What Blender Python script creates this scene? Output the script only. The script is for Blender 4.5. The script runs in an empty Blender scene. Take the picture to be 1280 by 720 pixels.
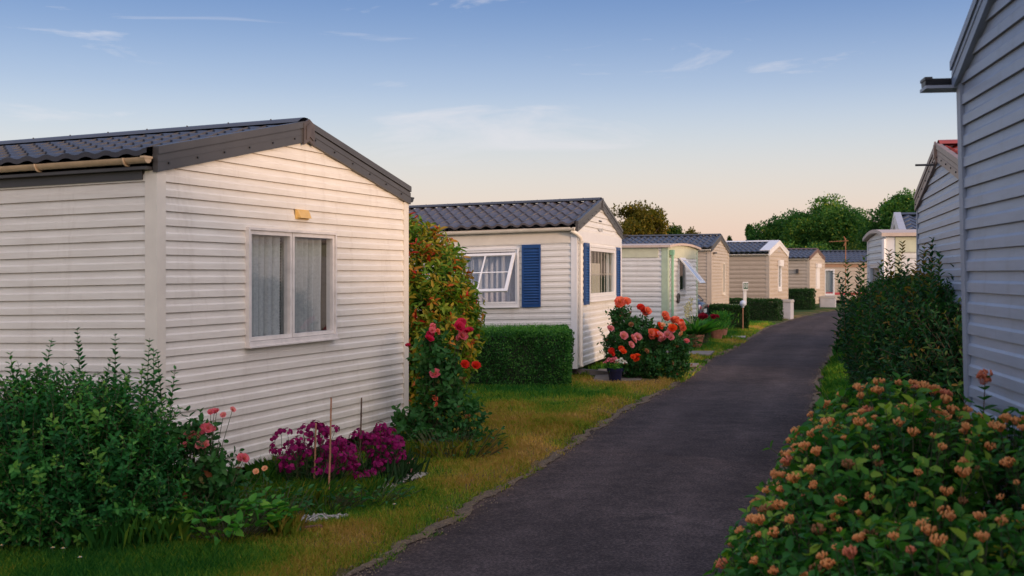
import bpy, bmesh, math, random
import numpy as np
from mathutils import Vector, Matrix
random.seed(7)
RNG = np.random.default_rng(11)
SC = bpy.context.scene
COL = SC.collection
PI = math.pi
sin, cos = math.sin, math.cos

# ------------------------------------------------------------------ materials
def _new(name):
    m = bpy.data.materials.new(name); m.use_nodes = True
    nt = m.node_tree; b = nt.nodes['Principled BSDF']
    return m, nt, b
def node(nt, t, **kw):
    n = nt.nodes.new(t)
    for k, v in kw.items(): setattr(n, k, v)
    return n
def ramp(nt, stops, fac=None, interp='LINEAR'):
    r = node(nt, 'ShaderNodeValToRGB'); cr = r.color_ramp; cr.interpolation = interp
    while len(cr.elements) < len(stops): cr.elements.new(0.5)
    for e, (p, c) in zip(cr.elements, stops):
        e.position = p; e.color = (c[0], c[1], c[2], 1)
    if fac is not None: nt.links.new(fac, r.inputs['Fac'])
    return r
def noise(nt, scale, detail=4, rough=.55, vec=None, dim=None):
    n = node(nt, 'ShaderNodeTexNoise'); n.inputs['Scale'].default_value = scale
    n.inputs['Detail'].default_value = detail; n.inputs['Roughness'].default_value = rough
    if vec is not None: nt.links.new(vec, n.inputs['Vector'])
    return n
def coords(nt, kind='Object', scale=(1, 1, 1)):
    t = node(nt, 'ShaderNodeTexCoord'); mp = node(nt, 'ShaderNodeMapping')
    mp.inputs['Scale'].default_value = scale
    nt.links.new(t.outputs[kind], mp.inputs['Vector']); return mp.outputs['Vector']
def mixc(nt, a, b, fac, mode='MIX'):
    m = node(nt, 'ShaderNodeMix', data_type='RGBA', blend_type=mode)
    for s, v in ((0, fac), (6, a), (7, b)):
        if hasattr(v, 'is_output'): nt.links.new(v, m.inputs[s])
        elif s == 0: m.inputs[0].default_value = v
        else: m.inputs[s].default_value = (*v, 1)
    return m.outputs[2]
def bump(nt, b, h, strength=.3, dist=.01):
    bp = node(nt, 'ShaderNodeBump'); bp.inputs['Strength'].default_value = strength
    bp.inputs['Distance'].default_value = dist
    nt.links.new(h, bp.inputs['Height']); nt.links.new(bp.outputs['Normal'], b.inputs['Normal'])

def plain(name, c, rough=.5, var=.12, scale=6, metallic=0, spec=.5, stretch=(1, 1, 1), bmp=0):
    """A coloured surface with slight mottled wear."""
    m, nt, b = _new(name)
    v = coords(nt, 'Object', stretch); n = noise(nt, scale, 5, .6, v)
    lo = tuple(x * (1 - var) for x in c); hi = tuple(min(1, x * (1 + var)) for x in c)
    r = ramp(nt, [(.3, lo), (.7, hi)], n.outputs['Fac'])
    nt.links.new(r.outputs['Color'], b.inputs['Base Color'])
    b.inputs['Roughness'].default_value = rough; b.inputs['Metallic'].default_value = metallic
    b.inputs['Specular IOR Level'].default_value = spec
    if bmp: bump(nt, b, n.outputs['Fac'], bmp, .004)
    return m
def siding_mat(name, c):
    m, nt, b = _new(name)
    v = coords(nt, 'Object', (1, 1, 1)); v2 = coords(nt, 'Object', (.5, .5, 6))
    n1 = noise(nt, 1.1, 4, .6, v); n2 = noise(nt, 5, 5, .65, v2)
    c1 = ramp(nt, [(.3, tuple(x * .9 for x in c)), (.72, c)], n1.outputs['Fac']).outputs['Color']
    c2 = ramp(nt, [(.34, (.82, .79, .76)), (.6, (1, 1, 1))], n2.outputs['Fac']).outputs['Color']
    # mud splash and algae on the lowest boards
    sz = node(nt, 'ShaderNodeSeparateXYZ'); nt.links.new(v, sz.inputs[0]); lowr = ramp(nt, [(.22, (.55, .55, .55)), (.42, (.16, .16, .16)), (.75, (0, 0, 0))], sz.outputs['Z'])
    n5 = noise(nt, 3.5, 6, .75, v); r5 = ramp(nt, [(.40, (0, 0, 0)), (.68, (1, 1, 1))], n5.outputs['Fac']); splash = mixc(nt, lowr.outputs['Color'], r5.outputs['Color'], 1, 'MULTIPLY')
    n4 = noise(nt, 7, 5, .7, coords(nt, 'Object', (1, 1, .10)))
    c3 = ramp(nt, [(.30, (.78, .75, .71)), (.46, (1, 1, 1))], n4.outputs['Fac']).outputs['Color']
    nt.links.new(mixc(nt, mixc(nt, mixc(nt, c1, c2, .5, 'MULTIPLY'), c3, .45, 'MULTIPLY'), (.23, .235, .15), splash), b.inputs['Base Color'])
    b.inputs['Roughness'].default_value = .42; b.inputs['Specular IOR Level'].default_value = .4
    n3 = noise(nt, 90, 3, .6, coords(nt, 'Object', (.15, .15, 1))); bump(nt, b, n3.outputs['Fac'], .12, .002)
    return m
def leaf_mat(name, stops, rough=.5, trans=.34):
    m, nt, b = _new(name)
    at = node(nt, 'ShaderNodeAttribute', attribute_name='tone')
    r = ramp(nt, stops, at.outputs['Fac'])
    nt.links.new(r.outputs['Color'], b.inputs['Base Color'])
    b.inputs['Roughness'].default_value = rough; b.inputs['Specular IOR Level'].default_value = .16
    tr = node(nt, 'ShaderNodeBsdfTranslucent'); mx = node(nt, 'ShaderNodeMixShader')
    mx.inputs[0].default_value = trans
    nt.links.new(mixc(nt, r.outputs['Color'], (1.5, 1.6, .6), 1, 'MULTIPLY'), tr.inputs['Color'])
    out = nt.nodes['Material Output']
    nt.links.new(b.outputs[0], mx.inputs[1]); nt.links.new(tr.outputs[0], mx.inputs[2])
    nt.links.new(mx.outputs[0], out.inputs['Surface'])
    return m
def glass_mat(name, tint=(.86, .9, .92), base=.05):
    m, nt, b = _new(name)
    nt.nodes.remove(b)
    tr = node(nt, 'ShaderNodeBsdfTransparent'); tr.inputs[0].default_value = (*tint, 1)
    gl = node(nt, 'ShaderNodeBsdfGlossy'); gl.inputs['Roughness'].default_value = .03
    lw = node(nt, 'ShaderNodeLayerWeight'); lw.inputs['Blend'].default_value = .35
    ma = node(nt, 'ShaderNodeMath', operation='MULTIPLY_ADD'); ma.inputs[1].default_value = .22; ma.inputs[2].default_value = base
    nt.links.new(lw.outputs['Facing'], ma.inputs[0])
    mx = node(nt, 'ShaderNodeMixShader'); nt.links.new(ma.outputs[0], mx.inputs[0])
    nt.links.new(tr.outputs[0], mx.inputs[1]); nt.links.new(gl.outputs[0], mx.inputs[2])
    nt.links.new(mx.outputs[0], nt.nodes['Material Output'].inputs['Surface'])
    return m
def tile_mat(name, c, c2):
    m, nt, b = _new(name)
    v = coords(nt); n = noise(nt, 3.5, 6, .65, v); g = noise(nt, 220, 2, .6, v)
    r = ramp(nt, [(.3, c), (.7, c2)], n.outputs['Fac'])
    lich = noise(nt, 9, 5, .7, v); lr = ramp(nt, [(.66, (0, 0, 0)), (.76, (.5, .5, .5))], lich.outputs['Fac'])
    nt.links.new(mixc(nt, r.outputs['Color'], tuple(min(1, x * 2.2 + .03) for x in c2), lr.outputs['Color']), b.inputs['Base Color'])
    b.inputs['Roughness'].default_value = .42; bump(nt, b, g.outputs['Fac'], .35, .003)
    return m
def curtain_mat(name, c, stripes=False):
    m, nt, b = _new(name)
    v = coords(nt); n = noise(nt, 40, 3, .6, v)
    col = ramp(nt, [(.3, tuple(x * .8 for x in c)), (.7, c)], n.outputs['Fac']).outputs['Color']
    nt.links.new(col, b.inputs['Base Color']); b.inputs['Roughness'].default_value = .9
    tp = node(nt, 'ShaderNodeBsdfTransparent'); mx = node(nt, 'ShaderNodeMixShader')
    w = node(nt, 'ShaderNodeTexVoronoi'); w.inputs['Scale'].default_value = 260; nt.links.new(v, w.inputs['Vector'])
    r2 = ramp(nt, [(.15, (.6, .6, .6)), (.45, (1, 1, 1))], w.outputs['Distance'])
    nt.links.new(r2.outputs['Color'], mx.inputs[0])
    nt.links.new(tp.outputs[0], mx.inputs[1]); nt.links.new(b.outputs[0], mx.inputs[2])
    nt.links.new(mx.outputs[0], nt.nodes['Material Output'].inputs['Surface'])
    return m

M = {}
M['vinyl'] = siding_mat('cream vinyl siding', (.81, .76, .67))
M['vinyl_white'] = siding_mat('white vinyl siding', (.80, .78, .73))
M['vinyl_beige'] = siding_mat('beige siding', (.52, .44, .345))
M['vinyl_sand'] = siding_mat('sand siding', (.50, .41, .31))
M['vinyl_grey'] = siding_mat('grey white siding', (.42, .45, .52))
M['seam_shade'] = plain('shaded grimy seam', (.38, .27, .19), .8, .3, 12)  # paints in the shadow gap under each board lip, with a grimy brown tint
M['seam_shade_far'] = plain('seam', (.30, .24, .18), .8, .2, 12)  # same painted shadow line on the far homes
M['seam_shade_grey'] = plain('grey seam', (.26, .24, .23), .8, .2, 12)  # greyer version of the painted shadow line
M['anthracite'] = plain('anthracite metal', (.060, .056, .055), .38, .14, 3, bmp=.1)
M['black_metal'] = plain('black metal', (.018, .018, .02), .45, .2)
M['trim'] = plain('cream trim', (.72, .66, .56), .4, .07, 4)
M['trim_white'] = plain('white upvc', (.76, .75, .74), .3, .04, 4)
M['trim_warm'] = plain('weathered cream gutter', (.50, .36, .22), .4, .18, 7)
M['trim_beige'] = plain('beige trim', (.50, .42, .33), .5, .08)
M['trim_grey'] = plain('blue grey trim', (.30, .33, .39), .45, .08)
M['frame_old'] = plain('aged upvc frame', (.72, .67, .62), .35, .12, 9)
M['tile'] = tile_mat('anthracite tile sheet', (.024, .023, .028), (.044, .041, .047))
M['tile_brown'] = tile_mat('brown grey tile sheet', (.060, .050, .052), (.095, .080, .080))
M['tile_blue'] = tile_mat('slate tile sheet', (.038, .045, .065), (.062, .070, .095))
M['tile_red'] = tile_mat('red tile sheet', (.26, .030, .018), (.42, .065, .030))
M['apex'] = plain('weathered apex cap', (.085, .068, .062), .5, .3, 9)
M['brown_metal'] = plain('brown fascia', (.15, .085, .065), .45, .15)
M['tan_metal'] = plain('tan fascia', (.30, .185, .13), .45, .15)
M['blue'] = plain('blue shutter paint', (.010, .055, .19), .35, .12)
M['green_pale'] = plain('pale green trim', (.45, .54, .38), .45, .1)
M['green'] = plain('green trim', (.24, .46, .31), .4, .1)
M['yellow_band'] = plain('yellow green band', (.60, .60, .42), .5, .08)
M['pink_trim'] = plain('cream roof edge', (.58, .45, .36), .5, .08)
M['vent'] = plain('yellowed plastic', (.70, .44, .13), .4, .1)
M['glass'] = glass_mat('window glass')
M['sky_pane'] = plain('sky toned pane', (.50, .52, .56), .12, .08)  # opaque grey: the sky's reflection is put into the pane colour
M['lace'] = curtain_mat('lace curtain', (.50, .52, .52))
M['lace_pink'] = curtain_mat('white net curtain', (.80, .74, .78))
M['curtain_beige'] = curtain_mat('pale curtain', (.62, .55, .42))
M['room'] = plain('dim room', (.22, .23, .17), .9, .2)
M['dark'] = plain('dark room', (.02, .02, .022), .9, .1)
M['blind'] = plain('blind', (.45, .45, .44), .7, .05)
M['wood'] = plain('weathered wood', (.12, .10, .085), .8, .25, 9, stretch=(1, 1, .2))
M['bamboo'] = plain('cane', (.34, .16, .085), .6, .25, 14)
M['stem'] = plain('stem', (.075, .085, .035), .7, .3, 14)
M['bark'] = plain('bark', (.09, .065, .045), .9, .3, 6, bmp=.5)
M['twig'] = plain('twig', (.10, .06, .035), .8, .3, 12)
M['terracotta'] = plain('terracotta', (.42, .17, .10), .8, .18, 14, bmp=.2)
M['blue_pot'] = plain('blue glazed pot', (.012, .014, .045), .22, .2)
M['soil'] = plain('soil', (.035, .024, .017), .95, .35, 25, bmp=.6)
M['concrete'] = plain('concrete', (.19, .16, .135), .85, .18, 9, bmp=.3)
M['concrete_lt'] = plain('pale concrete', (.33, .31, .28), .85, .1, 7, bmp=.2)
M['rust'] = plain('rusty steel', (.30, .13, .055), .7, .3, 14)
M['stone_white'] = plain('white gravel', (.36, .335, .30), .8, .55, 55)
M['brick'] = plain('terracotta edging', (.16, .075, .045), .9, .3, 16, bmp=.4)
M['plastic_white'] = plain('white plastic post', (.62, .62, .62), .4, .06)
M['plastic_grey'] = plain('grey plastic box', (.42, .42, .45), .5, .08)
M['sign_green'] = plain('green sign', (.02, .09, .05), .4, .1)
M['white'] = plain('white paint', (.8, .8, .78), .5, .04)
M['globe'] = plain('frosted globe', (.55, .60, .68), .2, .03)
M['carpaint'] = plain('dark car paint', (.030, .036, .050), .18, .05)
M['carglass'] = plain('car glass', (.05, .065, .09), .06, .05)
M['tyre'] = plain('tyre', (.02, .02, .02), .8, .1)
M['alloy'] = plain('alloy', (.4, .4, .42), .3, .05, metallic=.8)
M['red_lamp'] = plain('red lamp', (.42, .02, .02), .2, .05)
M['clear_lamp'] = plain('clear lamp', (.75, .62, .62), .15, .05)
M['plate'] = plain('number plate', (.7, .7, .66), .4, .05)
M['brown_band'] = plain('brown band', (.38, .22, .13), .6, .1)
M['red_stripe'] = plain('red stripe', (.42, .05, .06), .5, .1)

# leaves
M['privet'] = leaf_mat('privet leaves', [(0, (.010, .055, .014)), (.45, (.020, .125, .030)), (.8, (.050, .21, .040)), (1, (.16, .32, .05))])
M['privet2'] = leaf_mat('shrub leaves', [(0, (.012, .045, .018)), (.5, (.022, .085, .030)), (.85, (.045, .14, .036)), (.96, (.14, .20, .04)), (1, (.26, .15, .03))])
M['hedge'] = leaf_mat('hedge leaves', [(0, (.016, .075, .018)), (.5, (.045, .165, .032)), (1, (.14, .33, .055))])
M['hedge_dark'] = leaf_mat('dark hedge leaves', [(0, (.012, .042, .012)), (.6, (.024, .075, .020)), (1, (.055, .12, .028))])
M['photinia'] = leaf_mat('photinia leaves', [(0, (.022, .095, .014)), (.30, (.06, .17, .018)), (.58, (.17, .25, .025)), (.80, (.33, .25, .03)), (.93, (.42, .15, .03)), (1, (.40, .025, .018))], .38, .35)
M['rose_leaf'] = leaf_mat('rose leaves', [(0, (.016, .075, .024)), (.6, (.040, .145, .036)), (.93, (.05, .13, .03)), (1, (.20, .07, .03))])
M['hyp_leaf'] = leaf_mat('broad shrub leaves', [(0, (.018, .090, .020)), (.5, (.045, .180, .028)), (.85, (.10, .27, .036)), (1, (.26, .38, .04))], .42)
M['bright_leaf'] = leaf_mat('bright green leaves', [(0, (.030, .15, .028)), (.6, (.075, .28, .042)), (1, (.22, .42, .05))])
M['blade_leaf'] = leaf_mat('strappy leaves', [(0, (.020, .06, .022)), (.6, (.05, .12, .045)), (1, (.13, .19, .07))])
M['tree_oak'] = leaf_mat('oak leaves', [(0, (.016, .045, .010)), (.5, (.036, .085, .014)), (.85, (.09, .13, .018)), (1, (.20, .19, .024))], .6, .35)
M['tree_pine'] = leaf_mat('dense tree leaves', [(0, (.024, .090, .026)), (.5, (.062, .175, .034)), (.85, (.15, .25, .036)), (1, (.32, .34, .04))], .6, .3)
M['tree_gold'] = leaf_mat('golden tree leaves', [(0, (.06, .075, .012)), (.5, (.16, .13, .018)), (1, (.34, .22, .03))], .6, .4)
M['grass'] = None
def petal(name, a, b2, c=None):
    return leaf_mat(name, [(0, a), (1, b2)] if c is None else [(0, a), (.5, b2), (1, c)], .55, .3)
M['p_pink'] = petal('pink petals', (.60, .09, .15), (.82, .30, .34))
M['p_crimson'] = petal('crimson petals', (.42, .008, .05), (.66, .04, .12))
M['p_red'] = petal('red petals', (.50, .015, .012), (.72, .05, .02))
M['p_coral'] = petal('coral petals', (.72, .13, .08), (.82, .30, .19))
M['p_orange'] = petal('orange red petals', (.72, .06, .012), (.85, .13, .03))
M['p_softpink'] = petal('soft pink petals', (.70, .20, .25), (.85, .42, .40))
M['p_peach'] = petal('peach petals', (.75, .36, .20), (.85, .55, .36))
M['p_purple'] = petal('magenta petals', (.12, .002, .060), (.33, .010, .135))
M['p_darkred'] = petal('dark red petals', (.20, .004, .018), (.36, .010, .035))
M['p_yellow'] = petal('yellow petals', (.60, .45, .03), (.80, .66, .07))
M['p_cream'] = petal('cream petals', (.60, .52, .34), (.80, .72, .5))
M['p_white'] = petal('white petals', (.62, .60, .58), (.8, .78, .76))
M['bud'] = petal('salmon buds', (.74, .24, .08), (.90, .50, .20))
M['bud2'] = petal('rosy buds', (.60, .15, .09), (.80, .32, .18))
M['dead'] = petal('faded bloom', (.26, .11, .05), (.45, .22, .10))

# ------------------------------------------------------------------ mesh tools
class MB:
    def __init__(s): s.v = []; s.f = []; s.m = []
    def add(s, vs, fs, mi=0):
        o = len(s.v); s.v.extend(vs); s.f.extend([tuple(i + o for i in f) for f in fs]); s.m.extend([mi] * len(fs)); return s
    def hexa(s, c, mi=0):
        return s.add(c, [(0, 3, 2, 1), (4, 5, 6, 7), (0, 1, 5, 4), (1, 2, 6, 5), (2, 3, 7, 6), (3, 0, 4, 7)], mi)
    def box(s, x0, x1, y0, y1, z0, z1, mi=0, f=None):
        c = [(x0, y0, z0), (x1, y0, z0), (x1, y1, z0), (x0, y1, z0), (x0, y0, z1), (x1, y0, z1), (x1, y1, z1), (x0, y1, z1)]
        if f: c = [f(*p) for p in c]
        return s.hexa(c, mi)
    def tube(s, pts, rs, n=8, mi=0, cap=True):
        pts = [Vector(p) for p in pts]
        if not hasattr(rs, '__len__'): rs = [rs] * len(pts)
        vs, fs = [], []; up = None
        for i, p in enumerate(pts):
            d = (pts[min(i + 1, len(pts) - 1)] - pts[max(i - 1, 0)]).normalized()
            if up is None: up = Vector((0, 0, 1)) if abs(d.z) < .9 else Vector((1, 0, 0))
            a = d.cross(up).normalized(); b = a.cross(d).normalized(); up = b
            for k in range(n):
                t = 2 * PI * k / n; vs.append(tuple(p + (a * cos(t) + b * sin(t)) * rs[i]))
        for i in range(len(pts) - 1):
            for k in range(n):
                fs.append((i * n + k, i * n + (k + 1) % n, (i + 1) * n + (k + 1) % n, (i + 1) * n + k))
        if cap: fs.append(tuple(range(n))[::-1]); fs.append(tuple((len(pts) - 1) * n + k for k in range(n)))
        return s.add(vs, fs, mi)
    def lathe(s, prof, c=(0, 0, 0), n=24, mi=0):
        vs, fs = [], []
        for r, z in prof:
            for k in range(n):
                t = 2 * PI * k / n; vs.append((c[0] + r * cos(t), c[1] + r * sin(t), c[2] + z))
        for i in range(len(prof) - 1):
            for k in range(n):
                fs.append((i * n + k, i * n + (k + 1) % n, (i + 1) * n + (k + 1) % n, (i + 1) * n + k))
        return s.add(vs, fs, mi)
    def ball(s, c, r, n=8, m=6, mi=0, sc=(1, 1, 1)):
        vs = [(c[0], c[1], c[2] - r * sc[2])]; fs = []
        for i in range(1, m):
            ph = -PI / 2 + PI * i / m
            for k in range(n):
                t = 2 * PI * k / n; vs.append((c[0] + r * sc[0] * cos(ph) * cos(t), c[1] + r * sc[1] * cos(ph) * sin(t), c[2] + r * sc[2] * sin(ph)))
        vs.append((c[0], c[1], c[2] + r * sc[2])); e = len(vs) - 1
        for k in range(n): fs.append((0, 1 + (k + 1) % n, 1 + k)); fs.append((e, e - n + k, e - n + (k + 1) % n))
        for i in range(m - 2):
            for k in range(n):
                a = 1 + i * n; fs.append((a + k, a + (k + 1) % n, a + n + (k + 1) % n, a + n + k))
        return s.add(vs, fs, mi)

def mesh_from(name, mb, mats, smooth=False, fix=True, xf=None):
    me = bpy.data.meshes.new(name)
    vs = [xf(p) for p in mb.v] if xf else mb.v
    me.from_pydata(vs, [], mb.f)
    for m in mats: me.materials.append(m)
    me.polygons.foreach_set('material_index', mb.m)
    if fix:
        bm = bmesh.new(); bm.from_mesh(me); bmesh.ops.recalc_face_normals(bm, faces=bm.faces); bm.to_mesh(me); bm.free()
    if smooth:
        me.polygons.foreach_set('use_smooth', [True] * len(me.polygons))
        try: me.set_sharp_from_angle(angle=math.radians(40))
        except Exception: pass
    me.update(); return me
def tag(o, label=None, cat=None, group=None, kind=None):
    if label: o['label'] = label
    if cat: o['category'] = cat
    if group: o['group'] = group
    if kind: o['kind'] = kind
    return o
def link(name, me, parent=None):
    o = bpy.data.objects.new(name, me); COL.objects.link(o)
    if parent is not None: o.parent = parent
    return o
def obj(name, mb, mat, parent=None, smooth=False, xf=None, fix=True):
    mats = mat if isinstance(mat, (list, tuple)) else [mat]
    return link(name, mesh_from(name, mb, mats, smooth, fix, xf), parent)
def empty(name, loc, rz=0):
    o = link(name, None); o.location = loc; o.rotation_euler = (0, 0, rz); o.empty_display_size = .2; return o

def np_mesh(name, V, F, mat, tone=None, smooth=False):
    """V (n,3), F (m,k) faces of equal size."""
    me = bpy.data.meshes.new(name); n, (m, k) = len(V), F.shape
    me.vertices.add(n); me.vertices.foreach_set('co', np.ascontiguousarray(V, dtype=np.float32).ravel())
    me.loops.add(m * k); me.loops.foreach_set('vertex_index', F.astype(np.int32).ravel())
    me.polygons.add(m); me.polygons.foreach_set('loop_start', np.arange(0, m * k, k, dtype=np.int32))
    me.materials.append(mat)
    me.update(calc_edges=True)
    if smooth: me.polygons.foreach_set('use_smooth', np.ones(m, dtype=bool))
    if tone is not None:
        a = me.attributes.new('tone', 'FLOAT', 'POINT'); a.data.foreach_set('value', np.ascontiguousarray(tone, dtype=np.float32))
    return me
def unit(a): return a / np.maximum(np.linalg.norm(a, axis=-1, keepdims=True), 1e-9)
def rand_unit(n, rng): return unit(rng.normal(size=(n, 3)))

class Leaves:
    """A cloud of folded six-point leaves."""
    def __init__(s): s.P = []; s.A = []; s.N = []; s.L = []; s.W = []; s.T = []
    def add(s, P, A, N, L, W, T):
        n = len(P); s.P.append(P); s.A.append(unit(A)); s.N.append(N)
        for q, v in ((s.L, L), (s.W, W), (s.T, T)): q.append(np.broadcast_to(np.asarray(v, float), (n,)))
        return s
    def count(s): return sum(len(p) for p in s.P)
    def arrays(s, fold=.18, droop=.12, wide=.38):
        P, A, N = (np.concatenate(q) for q in (s.P, s.A, s.N)); L, W, T = (np.concatenate(q)[:, None] for q in (s.L, s.W, s.T))
        S = unit(np.cross(A, N)); N = unit(np.cross(S, A))
        v = np.stack([P, P + A * L * .33 + S * W * .5 + N * W * fold, P + A * L * .70 + S * W * wide + N * (W * fold - L * droop * .4),
                      P + A * L - N * L * droop, P + A * L * .70 - S * W * wide + N * (W * fold - L * droop * .4), P + A * L * .33 - S * W * .5 + N * W * fold], 1)
        n = len(P); b = np.arange(n)[:, None] * 6
        F = np.concatenate([b + np.array([[0, 1, 2, 3]]), b + np.array([[0, 3, 4, 5]])], 0)
        return v.reshape(-1, 3), F, np.repeat(T[:, 0], 6)
    def build(s, name, mat, parent=None, **kw):
        V, F, T = s.arrays(**kw); return link(name, np_mesh(name, V, F, mat, T), parent)

def sticks(name, A, B, r0, r1, mat, parent=None):
    """Thin three-sided tapered twigs from A to B, one mesh."""
    n = len(A); d = unit(B - A); u = unit(np.cross(d, np.array([.3, .2, 1.]) + 0 * d)); w = np.cross(d, u)
    r0 = np.broadcast_to(r0, (n,))[:, None]; r1 = np.broadcast_to(r1, (n,))[:, None]
    vs = []
    for P, r in ((A, r0), (B, r1)):
        for k in range(3):
            t = 2 * PI * k / 3; vs.append(P + (u * cos(t) + w * sin(t)) * r)
    V = np.stack(vs, 1).reshape(-1, 3); b = np.arange(n)[:, None] * 6
    F = np.concatenate([b + np.array([[k, (k + 1) % 3, 3 + (k + 1) % 3, 3 + k]]) for k in range(3)], 0)
    return link(name, np_mesh(name, V, F, mat, np.full(len(V), .5)), parent)

def blob_points(blobs, n, rng, zmin=.02, cut=None):
    """Random points on the outside of a union of ellipsoids, with normals."""
    C = np.array([b[0] for b in blobs], float); R = np.array([b[1] for b in blobs], float)
    wt = (R[:, 0] * R[:, 1] + R[:, 0] * R[:, 2] + R[:, 1] * R[:, 2]); wt /= wt.sum()
    Ps, Ns = [], []; got = 0
    for _ in range(30):
        i = rng.choice(len(C), n * 2, p=wt); u = rand_unit(n * 2, rng)
        p = C[i] + u * R[i]; nn = unit(u / R[i])
        ok = p[:, 2] > zmin
        for c, r in zip(C, R): ok &= (((p - c) / (r * .93)) ** 2).sum(1) > 1
        if cut is not None: ok &= cut(p)
        ok |= False
        Ps.append(p[ok]); Ns.append(nn[ok]); got += ok.sum()
        if got >= n: break
    return np.concatenate(Ps)[:n], np.concatenate(Ns)[:n]

def shoots(lv, S, D, length, step, L, W, rng, tone=(0, 1), bend=.25, tipsmall=.55, spread=.9, skip=.0, opp=2):
    """Leafy shoots: opposite leaf pairs up each stem. Returns stem segments."""
    n = len(S); D = unit(D); length = np.broadcast_to(length, (n,)); L = np.broadcast_to(L, (n,))
    side = unit(np.cross(D, rand_unit(n, rng))); K = int(np.ceil(length.max() / step)); tb = rng.uniform(tone[0], tone[1], n)
    bd = rand_unit(n, rng) * bend; bd[:, 2] = np.abs(bd[:, 2]) * .5
    for k in range(K):
        t = (k + .5) * step; ok = (t < length) & (rng.random(n) >= skip)
        if not ok.any(): continue
        f = t / length[ok]
        p = S[ok] + D[ok] * t + bd[ok] * (t * f)[:, None]
        d = unit(D[ok] + 2 * bd[ok] * f[:, None])
        a = k * (PI / 2 if opp == 2 else 2.4)
        s1 = side[ok]; s2 = np.cross(d, s1)
        r = s1 * cos(a) + s2 * sin(a)
        for q in range(opp):
            rr = r * (1 - 2 * q) + rng.normal(size=r.shape) * .18
            ax = unit(rr * spread + d * .75)
            nn = unit(d * spread - rr * .6 + rng.normal(size=r.shape) * .12)
            sc = (1 - (1 - tipsmall) * f ** 1.5) * rng.uniform(.75, 1.15, len(f))
            tn = np.clip(tb[ok] + .25 * f + rng.normal(size=len(f)) * .10, 0, 1)
            lv.add(p, ax, nn, L[ok] * sc, W * L[ok] * sc, tn)
    return S, S + D * length[:, None] + bd * length[:, None]
# ------------------------------------------------------------------ camera, sky, sun
EYE = 1.70; FPX = 1471.0
cam = bpy.data.cameras.new('camera'); camo = link('camera', cam); SC.camera = camo
camo.location = (0, 0, EYE); camo.rotation_euler = (PI / 2, 0, 0)
cam.sensor_width = 36; cam.lens = 36 * FPX / 1280; cam.shift_y = -17 / 1280
cam.clip_end = 2000; cam.clip_start = .05
cam.dof.use_dof = True; cam.dof.focus_distance = 12.5; cam.dof.aperture_fstop = 4.5

SUN_EL, SUN_AZ = math.radians(8.0), math.radians(128)   # azimuth clockwise from +Y (the view direction)
sd = Vector((sin(SUN_AZ) * cos(SUN_EL), cos(SUN_AZ) * cos(SUN_EL), sin(SUN_EL)))
sl = bpy.data.lights.new('sun', 'SUN'); so = link('sun', sl)
sl.energy = 2.0; sl.angle = math.radians(5.0); sl.color = (1.0, .66, .42)
so.rotation_euler = sd.to_track_quat('Z', 'Y').to_euler(); so.location = (20, -20, 20)

w = bpy.data.worlds.new('World'); SC.world = w; w.use_nodes = True; nt = w.node_tree
bg = nt.nodes['Background']
sky = node(nt, 'ShaderNodeTexSky', sky_type='NISHITA'); sky.sun_disc = False
sky.sun_elevation = SUN_EL; sky.sun_rotation = SUN_AZ; sky.air_density = 1.0; sky.dust_density = 1.5; sky.ozone_density = 2.0
tc = node(nt, 'ShaderNodeTexCoord'); sx = node(nt, 'ShaderNodeSeparateXYZ'); nt.links.new(tc.outputs['Generated'], sx.inputs[0])
grad = ramp(nt, [(0.0, (.84, .56, .45)), (.03, (.87, .62, .51)), (.065, (.82, .70, .61)), (.11, (.66, .70, .74)), (.155, (.42, .53, .73)), (.215, (.165, .285, .56)), (.27, (.12, .22, .49)), (.5, (.25, .35, .62)), (1, (.34, .42, .64))], sx.outputs['Z'], 'B_SPLINE')
# faint wisps of cirrus
mp = node(nt, 'ShaderNodeMapping'); mp.inputs['Scale'].default_value = (3.2, 3.2, 21); mp.inputs['Rotation'].default_value = (0.10, -.12, .3); mp.inputs['Location'].default_value = (2.6, 1.0, .4)
nt.links.new(tc.outputs['Generated'], mp.inputs['Vector'])
cn = noise(nt, 1.5, 7, .62, mp.outputs['Vector']); cn.inputs['Distortion'].default_value = .7
cr = ramp(nt, [(.585, (0, 0, 0)), (.75, (.68, .68, .68))], cn.outputs['Fac'])
hi = ramp(nt, [(.06, (0, 0, 0)), (.12, (1, 1, 1)), (.30, (1, 1, 1)), (.5, (.2, .2, .2))], sx.outputs['Z'])
cfac = mixc(nt, cr.outputs['Color'], hi.outputs['Color'], 1, 'MULTIPLY')
skyc = mixc(nt, grad.outputs['Color'], (.80, .76, .80), cfac)
sm = node(nt, 'ShaderNodeVectorMath', operation='SCALE'); sm.inputs['Scale'].default_value = .10
nt.links.new(sky.outputs['Color'], sm.inputs[0])
both = mixc(nt, skyc, sm.outputs[0], .22)
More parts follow.
